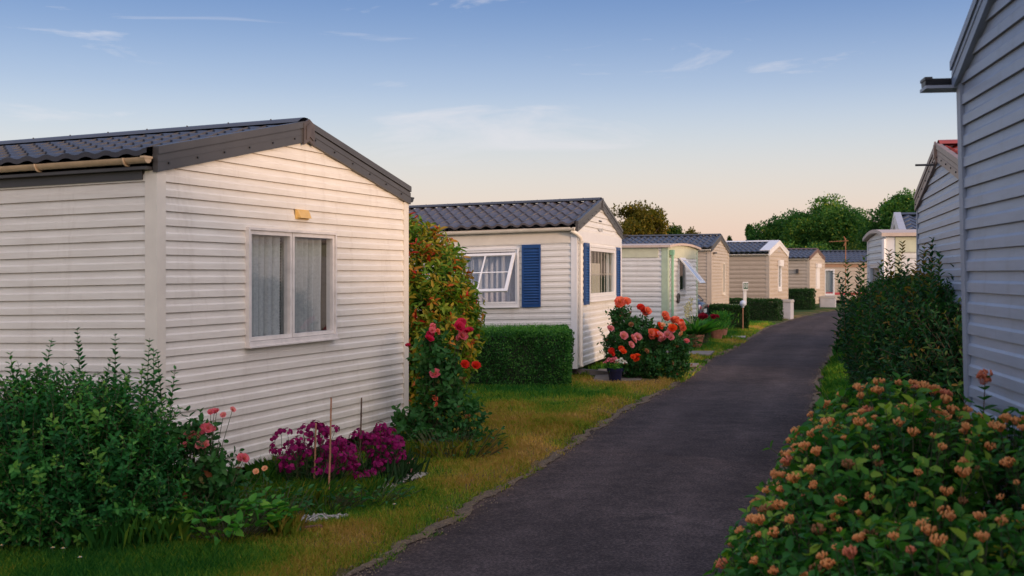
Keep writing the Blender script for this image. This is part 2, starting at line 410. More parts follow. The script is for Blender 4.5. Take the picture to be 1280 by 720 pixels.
# broad afterglow around the low sun, behind the camera
dp = node(nt, 'ShaderNodeVectorMath', operation='DOT_PRODUCT'); nt.links.new(tc.outputs['Generated'], dp.inputs[0]); dp.inputs[1].default_value = (sin(math.radians(150)) * .9, cos(math.radians(150)) * .9, .42)
gl = ramp(nt, [(0.0, (0, 0, 0)), (.35, (.10, .095, .09)), (.7, (.62, .52, .46)), (1, (1.5, 1.15, .92))], dp.outputs['Value'])
both = mixc(nt, both, gl.outputs['Color'], 1, 'ADD')
nt.links.new(both, bg.inputs['Color']); bg.inputs['Strength'].default_value = 1.0
SC.view_settings.view_transform = 'Standard'; SC.view_settings.look = 'None'; SC.view_settings.exposure = 0.25; SC.view_settings.gamma = 1
SC.view_settings.use_curve_mapping = False
SC.render.engine = 'CYCLES'; SC.cycles.max_bounces = 5; SC.cycles.transparent_max_bounces = 8; SC.cycles.diffuse_bounces = 3
SC.cycles.use_denoising = True; SC.cycles.sample_clamp_indirect = 4; SC.cycles.caustics_reflective = False; SC.cycles.caustics_refractive = False

# ------------------------------------------------------------------ road outline
LE = [(-5.0, -8), (-2.75, 0), (-1.60, 4), (-.85, 6.63), (-.45, 7.86), (-.18, 8.96), (.32, 10.6), (1.17, 13.8), (2.38, 17.6), (2.99, 19.7), (3.98, 23.6), (4.47, 25), (6.25, 30.9), (8.1, 37.3), (9.4, 41), (12.0, 48), (14.4, 53.8), (17.5, 58.2), (23, 61.5), (42, 65)]
RE = [(-2.9, -8), (-.5, 0), (.75, 4), (1.40, 6.6), (1.75, 8), (2.05, 9.2), (2.50, 10.8), (3.40, 13.5), (4.50, 17.4), (5.1, 19.6), (6.35, 23.6), (6.8, 25.2), (8.45, 30.6), (10.35, 37), (11.55, 40.8), (13.9, 47), (16.2, 51.8), (19, 55.2), (24, 58), (42, 61)]
LEa, REa = np.array(LE, float), np.array(RE, float)
def smooth_line(P, n=8):
    out = []
    for i in range(len(P) - 1):
        p0, p1, p2, p3 = P[max(i - 1, 0)], P[i], P[i + 1], P[min(i + 2, len(P) - 1)]
        for k in range(n):
            t = k / n; out.append(.5 * ((2 * p1) + (-p0 + p2) * t + (2 * p0 - 5 * p1 + 4 * p2 - p3) * t * t + (-p0 + 3 * p1 - 3 * p2 + p3) * t ** 3))
    out.append(P[-1]); return np.array(out)
LS, RS = smooth_line(LEa), smooth_line(REa)
def lx(y): return np.interp(y, LS[:, 1], LS[:, 0])
def rx(y): return np.interp(y, RS[:, 1], RS[:, 0])

# smooth pseudo-noise for the lawn, shared by the ground and the blades
def vnoise(x, y, f, seed):
    r = np.random.default_rng(seed); T = r.random((64, 64))
    X, Y = x * f, y * f; i, j = np.floor(X).astype(int), np.floor(Y).astype(int); a, b = X - i, Y - j
    a = a * a * (3 - 2 * a); b = b * b * (3 - 2 * b); i %= 64; j %= 64; i2, j2 = (i + 1) % 64, (j + 1) % 64
    return (T[i, j] * (1 - a) + T[i2, j] * a) * (1 - b) + (T[i, j2] * (1 - a) + T[i2, j2] * a) * b
def dry(x, y):
    """0 = green lawn, 1 = parched."""
    e = x - lx(y)                       # negative on the left lawn
    d = .50 * vnoise(x, y, .55, 1) + .32 * vnoise(x, y, 1.7, 2) + .22 * vnoise(x, y, 5, 3) - .19
    edge = np.exp(-((e + .30) / .30) ** 2) * .26
    mid = np.exp(-((x + .15) / .75) ** 2 - ((y - 13.2) / 2.0) ** 2) * .40 + np.exp(-((x + 1.55) / .75) ** 2 - ((y - 7.55) / .45) ** 2) * .42
    mid += np.exp(-((x - 1.6) / .9) ** 2 - ((y - 17.9) / 1.0) ** 2) * .35
    right = np.where(x > rx(y), -.28, 0)
    return np.clip(d + edge * 1.2 + mid + right - np.clip((y - 24) / 30, 0, .1), 0, 1)
def lawn_z(x, y):
    e = np.maximum(lx(y) - x, x - rx(y))
    s = np.clip((e - .02) / .30, 0, 1); s = s * s * (3 - 2 * s)
    return s * (.035 + .035 * (vnoise(x, y, .9, 5) - .3) + .015 * vnoise(x, y, 3.5, 6)) - .012 * (1 - s)

xs = np.unique(np.concatenate([np.linspace(-600, -12, 14), np.arange(-12, -5, .5), np.arange(-5, 12, .11), np.arange(12, 44, 1.0), np.linspace(44, 600, 14)]))
ys = np.unique(np.concatenate([np.linspace(-60, -6, 8), np.arange(-6, 4, .5), np.arange(4, 30, .11), np.arange(30, 70, .35), np.arange(70, 120, 5), np.linspace(120, 1500, 12)]))
GX, GY = np.meshgrid(xs, ys, indexing='ij')
GZ = lawn_z(GX, GY)
V = np.stack([GX, GY, GZ], -1).reshape(-1, 3); nx, ny = len(xs), len(ys)
ii, jj = np.meshgrid(np.arange(nx - 1), np.arange(ny - 1), indexing='ij'); q = (ii * ny + jj).ravel()
F = np.stack([q, q + ny, q + ny + 1, q + 1], 1)
m, nt, b = _new('lawn soil and turf'); M['lawn'] = m
at = node(nt, 'ShaderNodeAttribute', attribute_name='tone'); pv = coords(nt); n1 = noise(nt, 18, 6, .7, pv); n2 = noise(nt, 120, 4, .7, pv)
ad = node(nt, 'ShaderNodeMath', operation='MULTIPLY_ADD'); nt.links.new(n1.outputs['Fac'], ad.inputs[0]); ad.inputs[1].default_value = .5; nt.links.new(at.outputs['Fac'], ad.inputs[2])
r = ramp(nt, [(.30, (.024, .062, .014)), (.60, (.050, .090, .018)), (.80, (.12, .105, .030)), (1.0, (.20, .145, .058))], ad.outputs[0])
r2 = ramp(nt, [(.3, (.55, .55, .55)), (.7, (1.2, 1.2, 1.2))], n2.outputs['Fac'])
nt.links.new(mixc(nt, r.outputs['Color'], r2.outputs['Color'], 1, 'MULTIPLY'), b.inputs['Base Color']); b.inputs['Roughness'].default_value = .95
b.inputs['Specular IOR Level'].default_value = .15
bump(nt, b, n2.outputs['Fac'], .8, .02)
go = link('ground', np_mesh('ground', V, F, m, dry(V[:, 0], V[:, 1]), True)); tag(go, 'patchy green and straw coloured lawn around the mobile homes', kind='structure')

# road: one sheet between its two edges
def jit(P, amp, seed):
    t = np.arange(len(P)); return P + np.stack([vnoise(t * 1., t * 0., .33, seed) - .5, 0 * t], 1) * amp
def dense(P, step=.12, lim=34):
    out = [P[0]]
    for a, c in zip(P[:-1], P[1:]):
        n = max(1, int(np.linalg.norm(c - a) / (step if 3 < a[1] < lim else 1.0)))
        for k in range(1, n + 1): out.append(a + (c - a) * k / n)
    return np.array(out)
nr = 2400
yy = np.interp(np.linspace(0, 1, nr), [0, .06, .8, 1], [-8, 3.5, 30, 61])
def edge_noise(y, seed, amp): return (vnoise(y, y * 0, 2.3, seed) - .5) * amp + (vnoise(y, y * 0, 9., seed + 1) - .5) * amp * .55
le = lx(yy) + edge_noise(yy, 21, .10); re = rx(yy) + edge_noise(yy, 31, .10)
nc = 14; U = np.linspace(0, 1, nc)
X = le[:, None] * (1 - U) + re[:, None] * U
crown = .018 * np.sin(PI * U)[None, :] + 0 * X
Y = np.repeat(yy[:, None], nc, 1); V = np.stack([X, Y, .006 + crown + (vnoise(X, Y, .8, 41) - .5) * .008], -1).reshape(-1, 3)
ii, jj = np.meshgrid(np.arange(nr - 1), np.arange(nc - 1), indexing='ij'); q = (ii * nc + jj).ravel(); F = np.stack([q, q + 1, q + nc + 1, q + nc], 1)
m, nt, b = _new('worn asphalt'); pv = coords(nt)
a1 = noise(nt, .7, 5, .6, pv); a2 = noise(nt, 48, 5, .85, pv); a3 = noise(nt, 5, 6, .7, pv)
vo = node(nt, 'ShaderNodeTexVoronoi'); vo.inputs['Scale'].default_value = 48; nt.links.new(pv, vo.inputs['Vector'])
c1 = ramp(nt, [(.30, (.036, .027, .026)), (.70, (.070, .053, .050))], a1.outputs['Fac']).outputs['Color']
c2 = ramp(nt, [(.36, (.35, .35, .35)), (.50, (1, 1, 1)), (.64, (2.5, 2.4, 2.3))], a2.outputs['Fac']).outputs['Color']
c3 = ramp(nt, [(.35, (.68, .68, .68)), (.65, (1.2, 1.2, 1.2))], a3.outputs['Fac']).outputs['Color']
vr = ramp(nt, [(.0, (1, 1, 1)), (.07, (1, 1, 1)), (.12, (0, 0, 0))], vo.outputs['Distance']).outputs['Color']
cc = mixc(nt, mixc(nt, c1, c2, 1, 'MULTIPLY'), c3, 1, 'MULTIPLY')
cc = mixc(nt, cc, (.19, .17, .16), mixc(nt, vr, (.45, .45, .45), 1, 'MULTIPLY'))
# a few fine cracks
vc = node(nt, 'ShaderNodeTexVoronoi', feature='DISTANCE_TO_EDGE'); vc.inputs['Scale'].default_value = .55
wv = noise(nt, 2.2, 5, .7, pv); wm = mixc(nt, pv, wv.outputs['Color'], .25); nt.links.new(wm, vc.inputs['Vector'])
vcr = ramp(nt, [(0, (.9, .9, .9)), (.004, (.5, .5, .5)), (.008, (0, 0, 0))], vc.outputs['Distance']).outputs['Color']
cc = mixc(nt, cc, (.020, .018, .018), mixc(nt, vcr, ramp(nt, [(.5, (0, 0, 0)), (.62, (.8, .8, .8))], a1.outputs['Fac']).outputs['Color'], 1, 'MULTIPLY'))
ua = node(nt, 'ShaderNodeAttribute', attribute_name='tone'); un = noise(nt, 1.6, 5, .7, pv); um = node(nt, 'ShaderNodeMath', operation='MULTIPLY_ADD'); nt.links.new(un.outputs['Fac'], um.inputs[0]); um.inputs[1].default_value = .16; um.inputs[2].default_value = -.08
uu = node(nt, 'ShaderNodeMath', operation='ADD'); nt.links.new(ua.outputs['Fac'], uu.inputs[0]); nt.links.new(um.outputs[0], uu.inputs[1])
track = ramp(nt, [(.0, (1.35, 1.2, .95)), (.05, (.95, .92, .88)), (.15, (.92, .92, .92)), (.27, (1.18, 1.18, 1.18)), (.40, (.90, .90, .90)), (.6, (.90, .90, .90)), (.73, (1.18, 1.18, 1.18)), (.86, (.92, .92, .92)), (.95, (.95, .92, .88)), (1, (1.35, 1.2, .95))], uu.outputs[0])
cc = mixc(nt, cc, track.outputs['Color'], 1, 'MULTIPLY')
nt.links.new(cc, b.inputs['Base Color']); b.inputs['Roughness'].default_value = .9; b.inputs['Specular IOR Level'].default_value = .18
bump(nt, b, a2.outputs['Fac'], .7, .006)
rd = link('road', np_mesh('road', V, F, m, np.tile(U, nr), True)); tag(rd, 'dark worn asphalt lane curving away between the mobile homes', kind='structure')

# gritty worn border along both edges of the road
m, nt, b = _new('gritty verge'); pv = coords(nt); a1 = noise(nt, 40, 5, .8, pv); a2 = noise(nt, 4, 5, .7, pv)
c1 = ramp(nt, [(.34, (.06, .042, .027)), (.52, (.14, .098, .056)), (.68, (.26, .19, .11))], a1.outputs['Fac']).outputs['Color']
c2 = ramp(nt, [(.4, (.75, .75, .78)), (.6, (1.05, 1.0, .92))], a2.outputs['Fac']).outputs['Color']
nt.links.new(mixc(nt, c1, c2, 1, 'MULTIPLY'), b.inputs['Base Color']); b.inputs['Roughness'].default_value = .95; bump(nt, b, a1.outputs['Fac'], .8, .01)
for nm, base, sgn, sd1 in (('road_edging', le, -1, 51), ('road_edging', re, 1, 61)):
    wd = .07 + edge_noise(yy, sd1, .14)
    A_ = np.stack([base - sgn * .02, yy, np.full(nr, .0135)], 1); B_ = np.stack([base + sgn * wd * .5, yy, .022 + 0 * yy], 1); C_ = np.stack([base + sgn * wd, yy, .010 + 0 * yy], 1)
    V = np.stack([A_, B_, C_], 1).reshape(-1, 3); q = np.arange(nr - 1) * 3
    F = np.concatenate([np.stack([q, q + 3, q + 4, q + 1], 1), np.stack([q + 1, q + 4, q + 5, q + 2], 1)])
    tag(link(nm, np_mesh(nm, V, F, m, None, True)), 'thin gritty border of the lane on its %s side' % ('left' if sgn < 0 else 'right'), kind='structure')
# ------------------------------------------------------------------ mobile homes
class Home:
    def __init__(s, O, a_deg, side, w, L, zb, ze, rise, row, mats, label, tilt=.021, lean=0, arc=0, name='mobile_home', cat='mobile home'):
        a = math.radians(a_deg); s.side = side
        rz = (PI / 2 - a) if side == 'L' else math.atan2(-cos(a), -sin(a))
        s.e = empty(name, (O[0], O[1], 0), rz); tag(s.e, label, cat, 'mobile homes along both sides of the lane')
        s.w, s.L, s.zb, s.ze, s.rise, s.row, s.mt = w, L, zb, ze, rise, row, mats
        s.tilt, s.lean, s.arc = tilt, lean, arc; s.slope = rise / (w / 2)
        s.open = {'g': [], 'l': [], 'r': [], 'b': []}
    def xf(s, p): return (p[0], p[1] - s.lean * (p[2] - 1.7), p[2] - s.tilt * max(p[1], 0))
    def part(s, name, mb, mat, parent=None, smooth=False, fix=True):
        return obj(name, mb, mat, s.e if parent is None else parent, smooth, s.xf, fix)
    def wall(s, f):
        if f == 'g': return lambda t, o, z: (t, -o, z)
        if f == 'l': return lambda t, o, z: (-o, t, z)
        if f == 'r': return lambda t, o, z: (s.w + o, t, z)
        return lambda t, o, z: (t, s.L + o, z)
    def span(s, f, z):
        if f in 'lr': return (0, s.L) if z <= s.ze else None
        if z <= s.ze: return (0, s.w)
        if s.arc:
            q = 1 - (z - s.ze) / s.rise
            if q <= 0: return None
            h = s.w / 2 * math.sqrt(q); return (s.w / 2 - h, s.w / 2 + h)
        d = (z - s.ze) / s.slope
        return None if d >= s.w / 2 - .02 else (d, s.w - d)
    def siding(s):
        mb = MB(); k = s.row / .1
        for f in 'glrb':
            P = s.wall(f); top = s.ze if f in 'lr' else s.ze + s.rise; n = int(math.ceil((top - s.zb) / s.row)); pts = []
            for i in range(n):
                z = s.zb + i * s.row
                for fr, o, mi in ((-.04, .0175, 0), (.40, .0160, 0), (.52, .0075, 0), (.93, .003, 1), (.955, .002, 1)):  # top of each row carries the painted shadow line
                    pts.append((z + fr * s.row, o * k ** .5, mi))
            for (z0, o0, mi), (z1, o1, _) in zip(pts[:-1], pts[1:]):
                zm = (z0 + z1) / 2; z1c = min(z1, top - .001); 
                if z0 >= top - .001: break
                A, B = s.span(f, max(z0, s.zb)), s.span(f, z1c)
                if A is None: break
                if B is None: B = ((A[0] + A[1]) / 2,) * 2
                ops = sorted((t0, t1) for t0, t1, a0, a1 in s.open[f] if a0 < zm < a1)
                cutsA, cutsB = [A[0]], [B[0]]
                for t0, t1 in ops: cutsA += [t0, t1]; cutsB += [t0, t1]
                cutsA.append(A[1]); cutsB.append(B[1])
                for q in range(0, len(cutsA), 2):
                    mb.add([P(cutsA[q], o0, z0), P(cutsA[q + 1], o0, z0), P(cutsB[q + 1], o1, z1c), P(cutsB[q], o1, z1c)], [(0, 1, 2, 3)], mi)
        s.part('wall', mb, [M[s.mt['wall']], M[s.mt.get('seam', 'seam_shade')]], fix=False)
        fl = MB().box(.01, s.w - .01, .01, s.L - .01, s.zb - .02, s.zb + .02)
        s.part('floor_panel', fl, M['black_metal'])
    def corners(s, wd=.09, mat=None, hide=()):
        mat = M[mat or s.mt['trim']]; o = .024
        for cx, cy, sx, sy in ((0, 0, 1, 1), (s.w, 0, -1, 1), (0, s.L, 1, -1), (s.w, s.L, -1, -1)):
            mb = MB(); z0, z1 = s.zb - .012, s.ze + .0
            x0, x1 = sorted((cx - sx * o, cx + sx * wd)); y0, y1 = sorted((cy - sy * o, cy + sy * .004)); mb.box(x0, x1, y0, y1, z0, z1)
            x0, x1 = sorted((cx - sx * (o - .002), cx + sx * .003)); y0, y1 = sorted((cy + sy * .0045, cy + sy * wd)); mb.box(x0, x1, y0, y1, z0, z1 - .003)
            s.part('corner_trim', mb, mat)
    def zline(s, x):
        if s.arc: return s.ze + s.rise * max(0, 1 - ((x - s.w / 2) / (s.w / 2)) ** 2)
        return s.ze + s.slope * (s.w / 2 - abs(x - s.w / 2))
    def roof(s, col=.17, pr=.40, yres=6, over=.10, fas=.165, screws=True, capmat=None, ridge=None, y0=.0, ampk=1.):
        tile = M[s.mt['tile']]; mb = MB(); nyy = int(s.L / (col / yres)) + 1; yl = np.linspace(y0, s.L + .03, nyy)
        half = s.w / 2; tot = half + over; rows = max(1, round(tot / pr)); pp = tot / rows
        lift = fas * .80; amp = .016 * col / .17 * ampk
        wave = np.cos(2 * PI * yl / col); wave = np.sign(wave) * np.abs(wave) ** .8
        for sgn in (-1, 1):
            ps, hs = [], []
            for i in range(rows):
                for fr, h in ((.0, .024), (.12, .022), (.5, .012), (.985, .0)):
                    ps.append(i * pp + fr * pp); hs.append(h)
            ps.append(tot); hs.append(.012)
            base = len(mb.v)
            for j, (p, h) in enumerate(zip(ps, hs)):
                scal = .035 if j > 0 and j < len(ps) - 1 else .0
                pa = np.clip(p + scal * wave, 0, tot)
                xx = -over + pa; zz = s.ze + lift + s.slope * xx + h + amp * wave
                xr = xx if sgn < 0 else s.w - xx
                for x_, y_, z_ in zip(xr, yl, zz): mb.v.append((float(x_), float(y_), float(z_)))
            for j in range(len(ps) - 1):
                for k in range(nyy - 1):
                    a = base + j * nyy + k; mb.f.append((a, a + 1, a + nyy + 1, a + nyy)); mb.m.append(0)
            # turned-down front edge so the sheet has thickness
            b2 = len(mb.v)
            for k in range(nyy):
                x_, y_, z_ = mb.v[base + k]; mb.v.append((x_, y_, z_ - .035))
            for k in range(nyy - 1): mb.f.append((base + k, base + k + 1, b2 + k + 1, b2 + k)); mb.m.append(0)
        r = s.part('roof', mb, tile, smooth=True, fix=False)
        # ridge cap
        rc = MB(); zt = s.ze + s.rise + lift
        prof = [(-.13, .020), (-.075, .052), (-.03, .068), (.03, .068), (.075, .052), (.13, .020)]
        vs, fs = [], []
        for y in (y0 - .02, s.L + .05):
            for dx, dz in prof: vs.append((half + dx, y, zt + dz - .01))
        for k in range(5): fs.append((k, k + 1, 7 + k, 6 + k))
        rc.add(vs, fs)
        if screws:
            y = .3
            while y < s.L: rc.tube([(half - .03, y, zt + .05), (half - .03, y, zt + .064)], .007, 5); y += .42
        s.part('ridge_cap', rc, M[ridge or s.mt['fascia']], fix=False)
        # soffit closes the eaves
        sf = MB()
        for sgn in (0, 1):
            x0, x1 = (-over + .01, .03) if sgn == 0 else (s.w - .03, s.w + over - .01)
            sf.box(x0, x1, .01, s.L - .01, s.ze + .0, s.ze + .02)
        s.part('soffit', sf, M[s.mt['fascia']])
        s.fascia(fas, over, screws)
    def fascia(s, fas, over, screws=True, y=-.03):
        half = s.w / 2
        for yb, ye in ((y, .0), (s.L, s.L + .03)):
            for sgn in (-1, 1):
                mb = MB()
                def zx(x): return s.ze + s.slope * (half - abs(x - half))
                xa, xb = (-.035, half - .0) if sgn < 0 else (half, s.w + .035)
                def strip(dz0, dz1, ya, yb2):
                    vs = [(xa, ya, zx(xa) + dz0), (xb, ya, zx(xb) + dz0), (xb, yb2, zx(xb) + dz0), (xa, yb2, zx(xa) + dz0),
                          (xa, ya, zx(xa) + dz1), (xb, ya, zx(xb) + dz1), (xb, yb2, zx(xb) + dz1), (xa, yb2, zx(xa) + dz1)]
                    mb.hexa(vs)
                d = 1 if yb < 1 else -1
                strip(-.01, fas * .62, yb - .012 * (d > 0), ye + .012 * (d < 0)); strip(fas * .62, fas * .68, yb - .004, ye + .004); strip(fas * .68, fas, yb - .020 * (d > 0), ye + .020 * (d < 0))
                strip(.35 * fas, .38 * fas, yb - .016 * (d > 0), ye + .016 * (d < 0))
                fo = s.part('bargeboard', mb, M[s.mt['fascia']])
                if screws and yb < 1:
                    n = 6
                    for k in range(n):
                        x = xa + (xb - xa) * (k + .35) / n; z = zx(x) + .22 * fas; sc = MB().tube([(x, y - .010, z), (x, y - .021, z)], .0085, 6)
                        s.part('screw', sc, M['black_metal'], fo)
        if screws:
            z = s.ze + s.rise; mb = MB(); wd = .085
            pr = [(-wd, -.045), (0, -.005), (wd, -.045), (wd, fas - .03), (0, fas + .012), (-wd, fas - .03)]
            vs = [(half + a, y - .026, z + c) for a, c in pr] + [(half + a, y - .008, z + c) for a, c in pr]
            mb.add(vs, [(0, 1, 2, 3, 4, 5), (11, 10, 9, 8, 7, 6)] + [(k, (k + 1) % 6, 6 + (k + 1) % 6, 6 + k) for k in range(6)])
            pr = [(-.055, .0), (0, .03), (.055, .0), (.055, fas - .05), (0, fas - .022), (-.055, fas - .05)]
            vs = [(half + a, y - .034, z + c) for a, c in pr] + [(half + a, y - .026, z + c) for a, c in pr]
            mb.add(vs, [(0, 1, 2, 3, 4, 5)] + [(k, (k + 1) % 6, 6 + (k + 1) % 6, 6 + k) for k in range(6)])
            s.part('apex_cap', mb, M[s.mt.get('apex', s.mt['fascia'])])
    def gutter(s, f, mat, z=None, brackets=True, board=None, r=.042, ystart=-.0):
        z = s.ze + .045 if z is None else z; xc = -.10 if f == 'l' else s.w + .10; mb = MB(); n = 8
        vs, fs = [], []
        for y in (ystart, s.L):
            for rr in (r, r - .006):
                for k in range(n + 1):
                    t = PI + PI * k / n; vs.append((xc + rr * cos(t), y, z + rr * sin(t)))
        q = n + 1
        for k in range(n): fs += [(k, k + 1, 2 * q + k + 1, 2 * q + k), (q + k + 1, q + k, 3 * q + k, 3 * q + k + 1), (k + 1, k, q + k, q + k + 1)]
        fs += [(0, 2 * q, 3 * q, q), (n, q + n, 3 * q + n, 2 * q + n)]
        mb.add(vs, fs)
        mb.add([(xc + r * cos(PI + PI * k / n), ystart - .002, z + r * sin(PI + PI * k / n)) for k in range(n + 1)], [tuple(range(n + 1))])
        mb.box(xc - r - .004, xc + r + .004, ystart - .006, ystart + .03, z - .006, z + .008)
        g = s.part('gutter', mb, M[mat], smooth=True, fix=False)
        if brackets:
            y = .16
            while y < s.L:
                bb = MB(); pts = [(xc + (r + .008) * cos(PI + PI * k / 8), y, z + (r + .008) * sin(PI + PI * k / 8)) for k in range(9)]
                bb.tube(pts, .008, 5); s.part('gutter_bracket', bb, M[mat], g); y += .75
        if board:
            bd = MB(); x0, x1 = (-.03, -.003) if f == 'l' else (s.w + .003, s.w + .03); bd.box(x0, x1, .093, s.L - .093, s.ze - board[0], s.ze + board[1])
            s.part('eave_board', bd, M[board[2]])
    def chassis(s, wheels=True):
        mb = MB()
        for x in (s.w * .3, s.w * .7): mb.box(x - .03, x + .03, .25, s.L - .3, s.zb - .16, s.zb - .021)
        s.part('chassis_beam', mb, M['black_metal'])
        for x, y in ((s.w * .3, .45), (s.w * .7, .45), (s.w * .3, s.L - .5), (s.w * .7, s.L - .5)):
            mb = MB(); mb.box(x - .10, x + .10, y - .10, y + .10, .02, .07); mb.box(x - .035, x + .035, y - .035, y + .035, .07, s.zb - .16 - .0); s.part('support_leg', mb, M['concrete'])
    def window(s, f, t0, t1, z0, z1, mull=(), fw=.055, frame='trim_white', curtain='lace', openings=None, sill=True, glass='glass', outer=.05, blinds=False, proud=.045, depth=.16, room='dark'):
        """Framed window let into a wall; t is measured along that wall."""
        P = s.wall(f); s.open[f].append((t0 + .015, t1 - .015, z0 + .015, z1 - .015))
        mb = MB(); o0, o1 = -.03, proud
        def B(mb, a, b2, c, d, oa=o0, ob=o1, mi=0): mb.box(a, b2, oa, ob, c, d, mi, f=P)
        # outer trim
        B(mb, t0, t1, z1 - outer * .55, z1, .0, o1); B(mb, t0, t1, z0, z0 + outer, .0, o1 + .006)
        B(mb, t0, t0 + outer * .6, z0 + outer, z1 - outer * .55, .0, o1); B(mb, t1 - outer * .6, t1, z0 + outer, z1 - outer * .55, .0, o1)
        if sill: B(mb, t0 - .005, t1 + .005, z0 - .012, z0 + .001, .0, o1 + .022)
        wo = s.part('window', mb, M[frame])
        edges = [t0 + outer * .6] + [m for m in mull] + [t1 - outer * .6]
        for i in range(len(edges) - 1):
            a, b2 = edges[i] + .004, edges[i + 1] - .004; zz0, zz1 = z0 + outer + .003, z1 - outer * .55 - .003; sb = MB(); p = o1 - .013
            B(sb, a, b2, zz1 - fw, zz1, o0, p); B(sb, a, b2, zz0, zz0 + fw, o0, p); B(sb, a, a + fw, zz0 + fw, zz1 - fw, o0, p); B(sb, b2 - fw, b2, zz0 + fw, zz1 - fw, o0, p)
            s.part('sash', sb, M[frame], wo)
            gb = MB(); gb.add([P(a + fw - .005, .004, zz0 + fw - .005), P(b2 - fw + .005, .004, zz0 + fw - .005), P(b2 - fw + .005, .004, zz1 - fw + .005), P(a + fw - .005, .004, zz1 - fw + .005)], [(0, 1, 2, 3)])
            s.part('pane', gb, M[glass], wo, fix=False)
            if curtain:
                cb = MB(); n = int((b2 - a) / .012) + 2; vs, fs = [], []; ph = random.random() * 6
                for k in range(n):
                    t = a + (b2 - a - .055) * k / (n - 1); o = -.060 + .024 * sin(t * 58 + ph + 1.2 * sin(t * 9)) + .008 * sin(t * 131 + 2 * ph) + .01 * sin(t * 17)
                    hem = .012 * abs(sin(t * 38))
                    for z in (zz0 + fw - .03 + hem + .02, zz0 + .35 * (zz1 - zz0), zz1 - fw + .02): vs.append(P(t, o * (1.15 if z < zz0 + .3 else 1), z))
                for k in range(n - 1):
                    for j in range(2): fs.append((3 * k + j, 3 * k + 3 + j, 3 * k + 4 + j, 3 * k + 1 + j))
                cb.add(vs, fs); s.part('curtain', cb, M[curtain], wo, smooth=True, fix=False)
            if blinds:
                bl = MB(); z = zz0 + fw
                while z < zz1 - fw: bl.box(a + fw * .6, b2 - fw * .6, -.125, -.100, z, z + .004, 0, f=P); z += .024
                s.part('blind', bl, M['blind'], wo)
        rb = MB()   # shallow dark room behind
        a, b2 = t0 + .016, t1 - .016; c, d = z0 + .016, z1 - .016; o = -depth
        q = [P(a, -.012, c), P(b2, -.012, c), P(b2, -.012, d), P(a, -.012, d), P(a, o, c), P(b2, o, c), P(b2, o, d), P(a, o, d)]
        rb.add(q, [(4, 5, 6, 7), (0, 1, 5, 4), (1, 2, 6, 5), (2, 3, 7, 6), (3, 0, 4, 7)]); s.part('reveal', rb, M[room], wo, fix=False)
        return wo
    def open_sash(s, f, t0, t1, ztop, length, ang, wo, bars=True, fw=.05, glass='glass'):
        """Top-hung sash swung outwards."""
        P0 = s.wall(f); ca, sa = cos(ang), sin(ang)
        P = lambda t, o, z: P0(t, .05 + o * ca + z * sa, ztop - z * ca + o * sa)
        mb = MB()
        for a in ((t0, t1, 0, .03, 0, fw), (t0, t1, 0, .03, length - fw, length), (t0, t0 + fw, 0, .03, fw, length - fw), (t1 - fw, t1, 0, .03, fw, length - fw)): mb.box(*a, 0, f=P)
        if bars: mb.box((t0 + t1) / 2 - .012, (t0 + t1) / 2 + .012, .008, .022, fw, length - fw, 0, f=P); mb.box(t0 + fw, t1 - fw, .009, .021, length / 2 - .01, length / 2 + .01, 0, f=P)
        so_ = s.part('open_sash', mb, M['trim_white'], wo)
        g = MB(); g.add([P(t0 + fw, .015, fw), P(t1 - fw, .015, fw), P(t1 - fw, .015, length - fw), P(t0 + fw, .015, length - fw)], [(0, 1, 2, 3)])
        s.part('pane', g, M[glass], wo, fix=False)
        tm = (t0 + t1) / 2; st = MB(); st.tube([P0(tm, .0, ztop - length * .98), P(tm, -.01, length - .03)], .008, 6); s.part('window_stay', st, M['trim_white'], wo)
    def shutter(s, f, t0, t1, z0, z1):
        P = s.wall(f); mb = MB(); r = .028
        mb.box(t0, t1, .018, .030, z0, z1, 0, f=P)
        for a in ((t0, t0 + r), (t1 - r, t1)): mb.box(a[0], a[1], .030, .052, z0, z1, 0, f=P)
        for c, d in ((z0, z0 + .05), (z1 - .06, z1), ((z0 + z1) / 2 - .0, (z0 + z1) / 2 + .001)): mb.box(t0 + r, t1 - r, .030, .050, c, d, 0, f=P)
        z = z0 + .055
        while z < z1 - .075:
            mb.hexa([P(t0 + r, .030, z), P(t1 - r, .030, z), P(t1 - r, .030, z + .010), P(t0 + r, .030, z + .010), P(t0 + r, .052, z + .004), P(t1 - r, .052, z + .004), P(t1 - r, .031, z + .034), P(t0 + r, .031, z + .034)]); z += .044
        s.part('shutter', mb, M['blue'])
    def pbox(s, name, f, a, mat, parent=None, mi=0):
        mb = MB(); mb.box(a[0], a[1], a[2], a[3], a[4], a[5], 0, f=s.wall(f)); return s.part(name, mb, M[mat], parent)

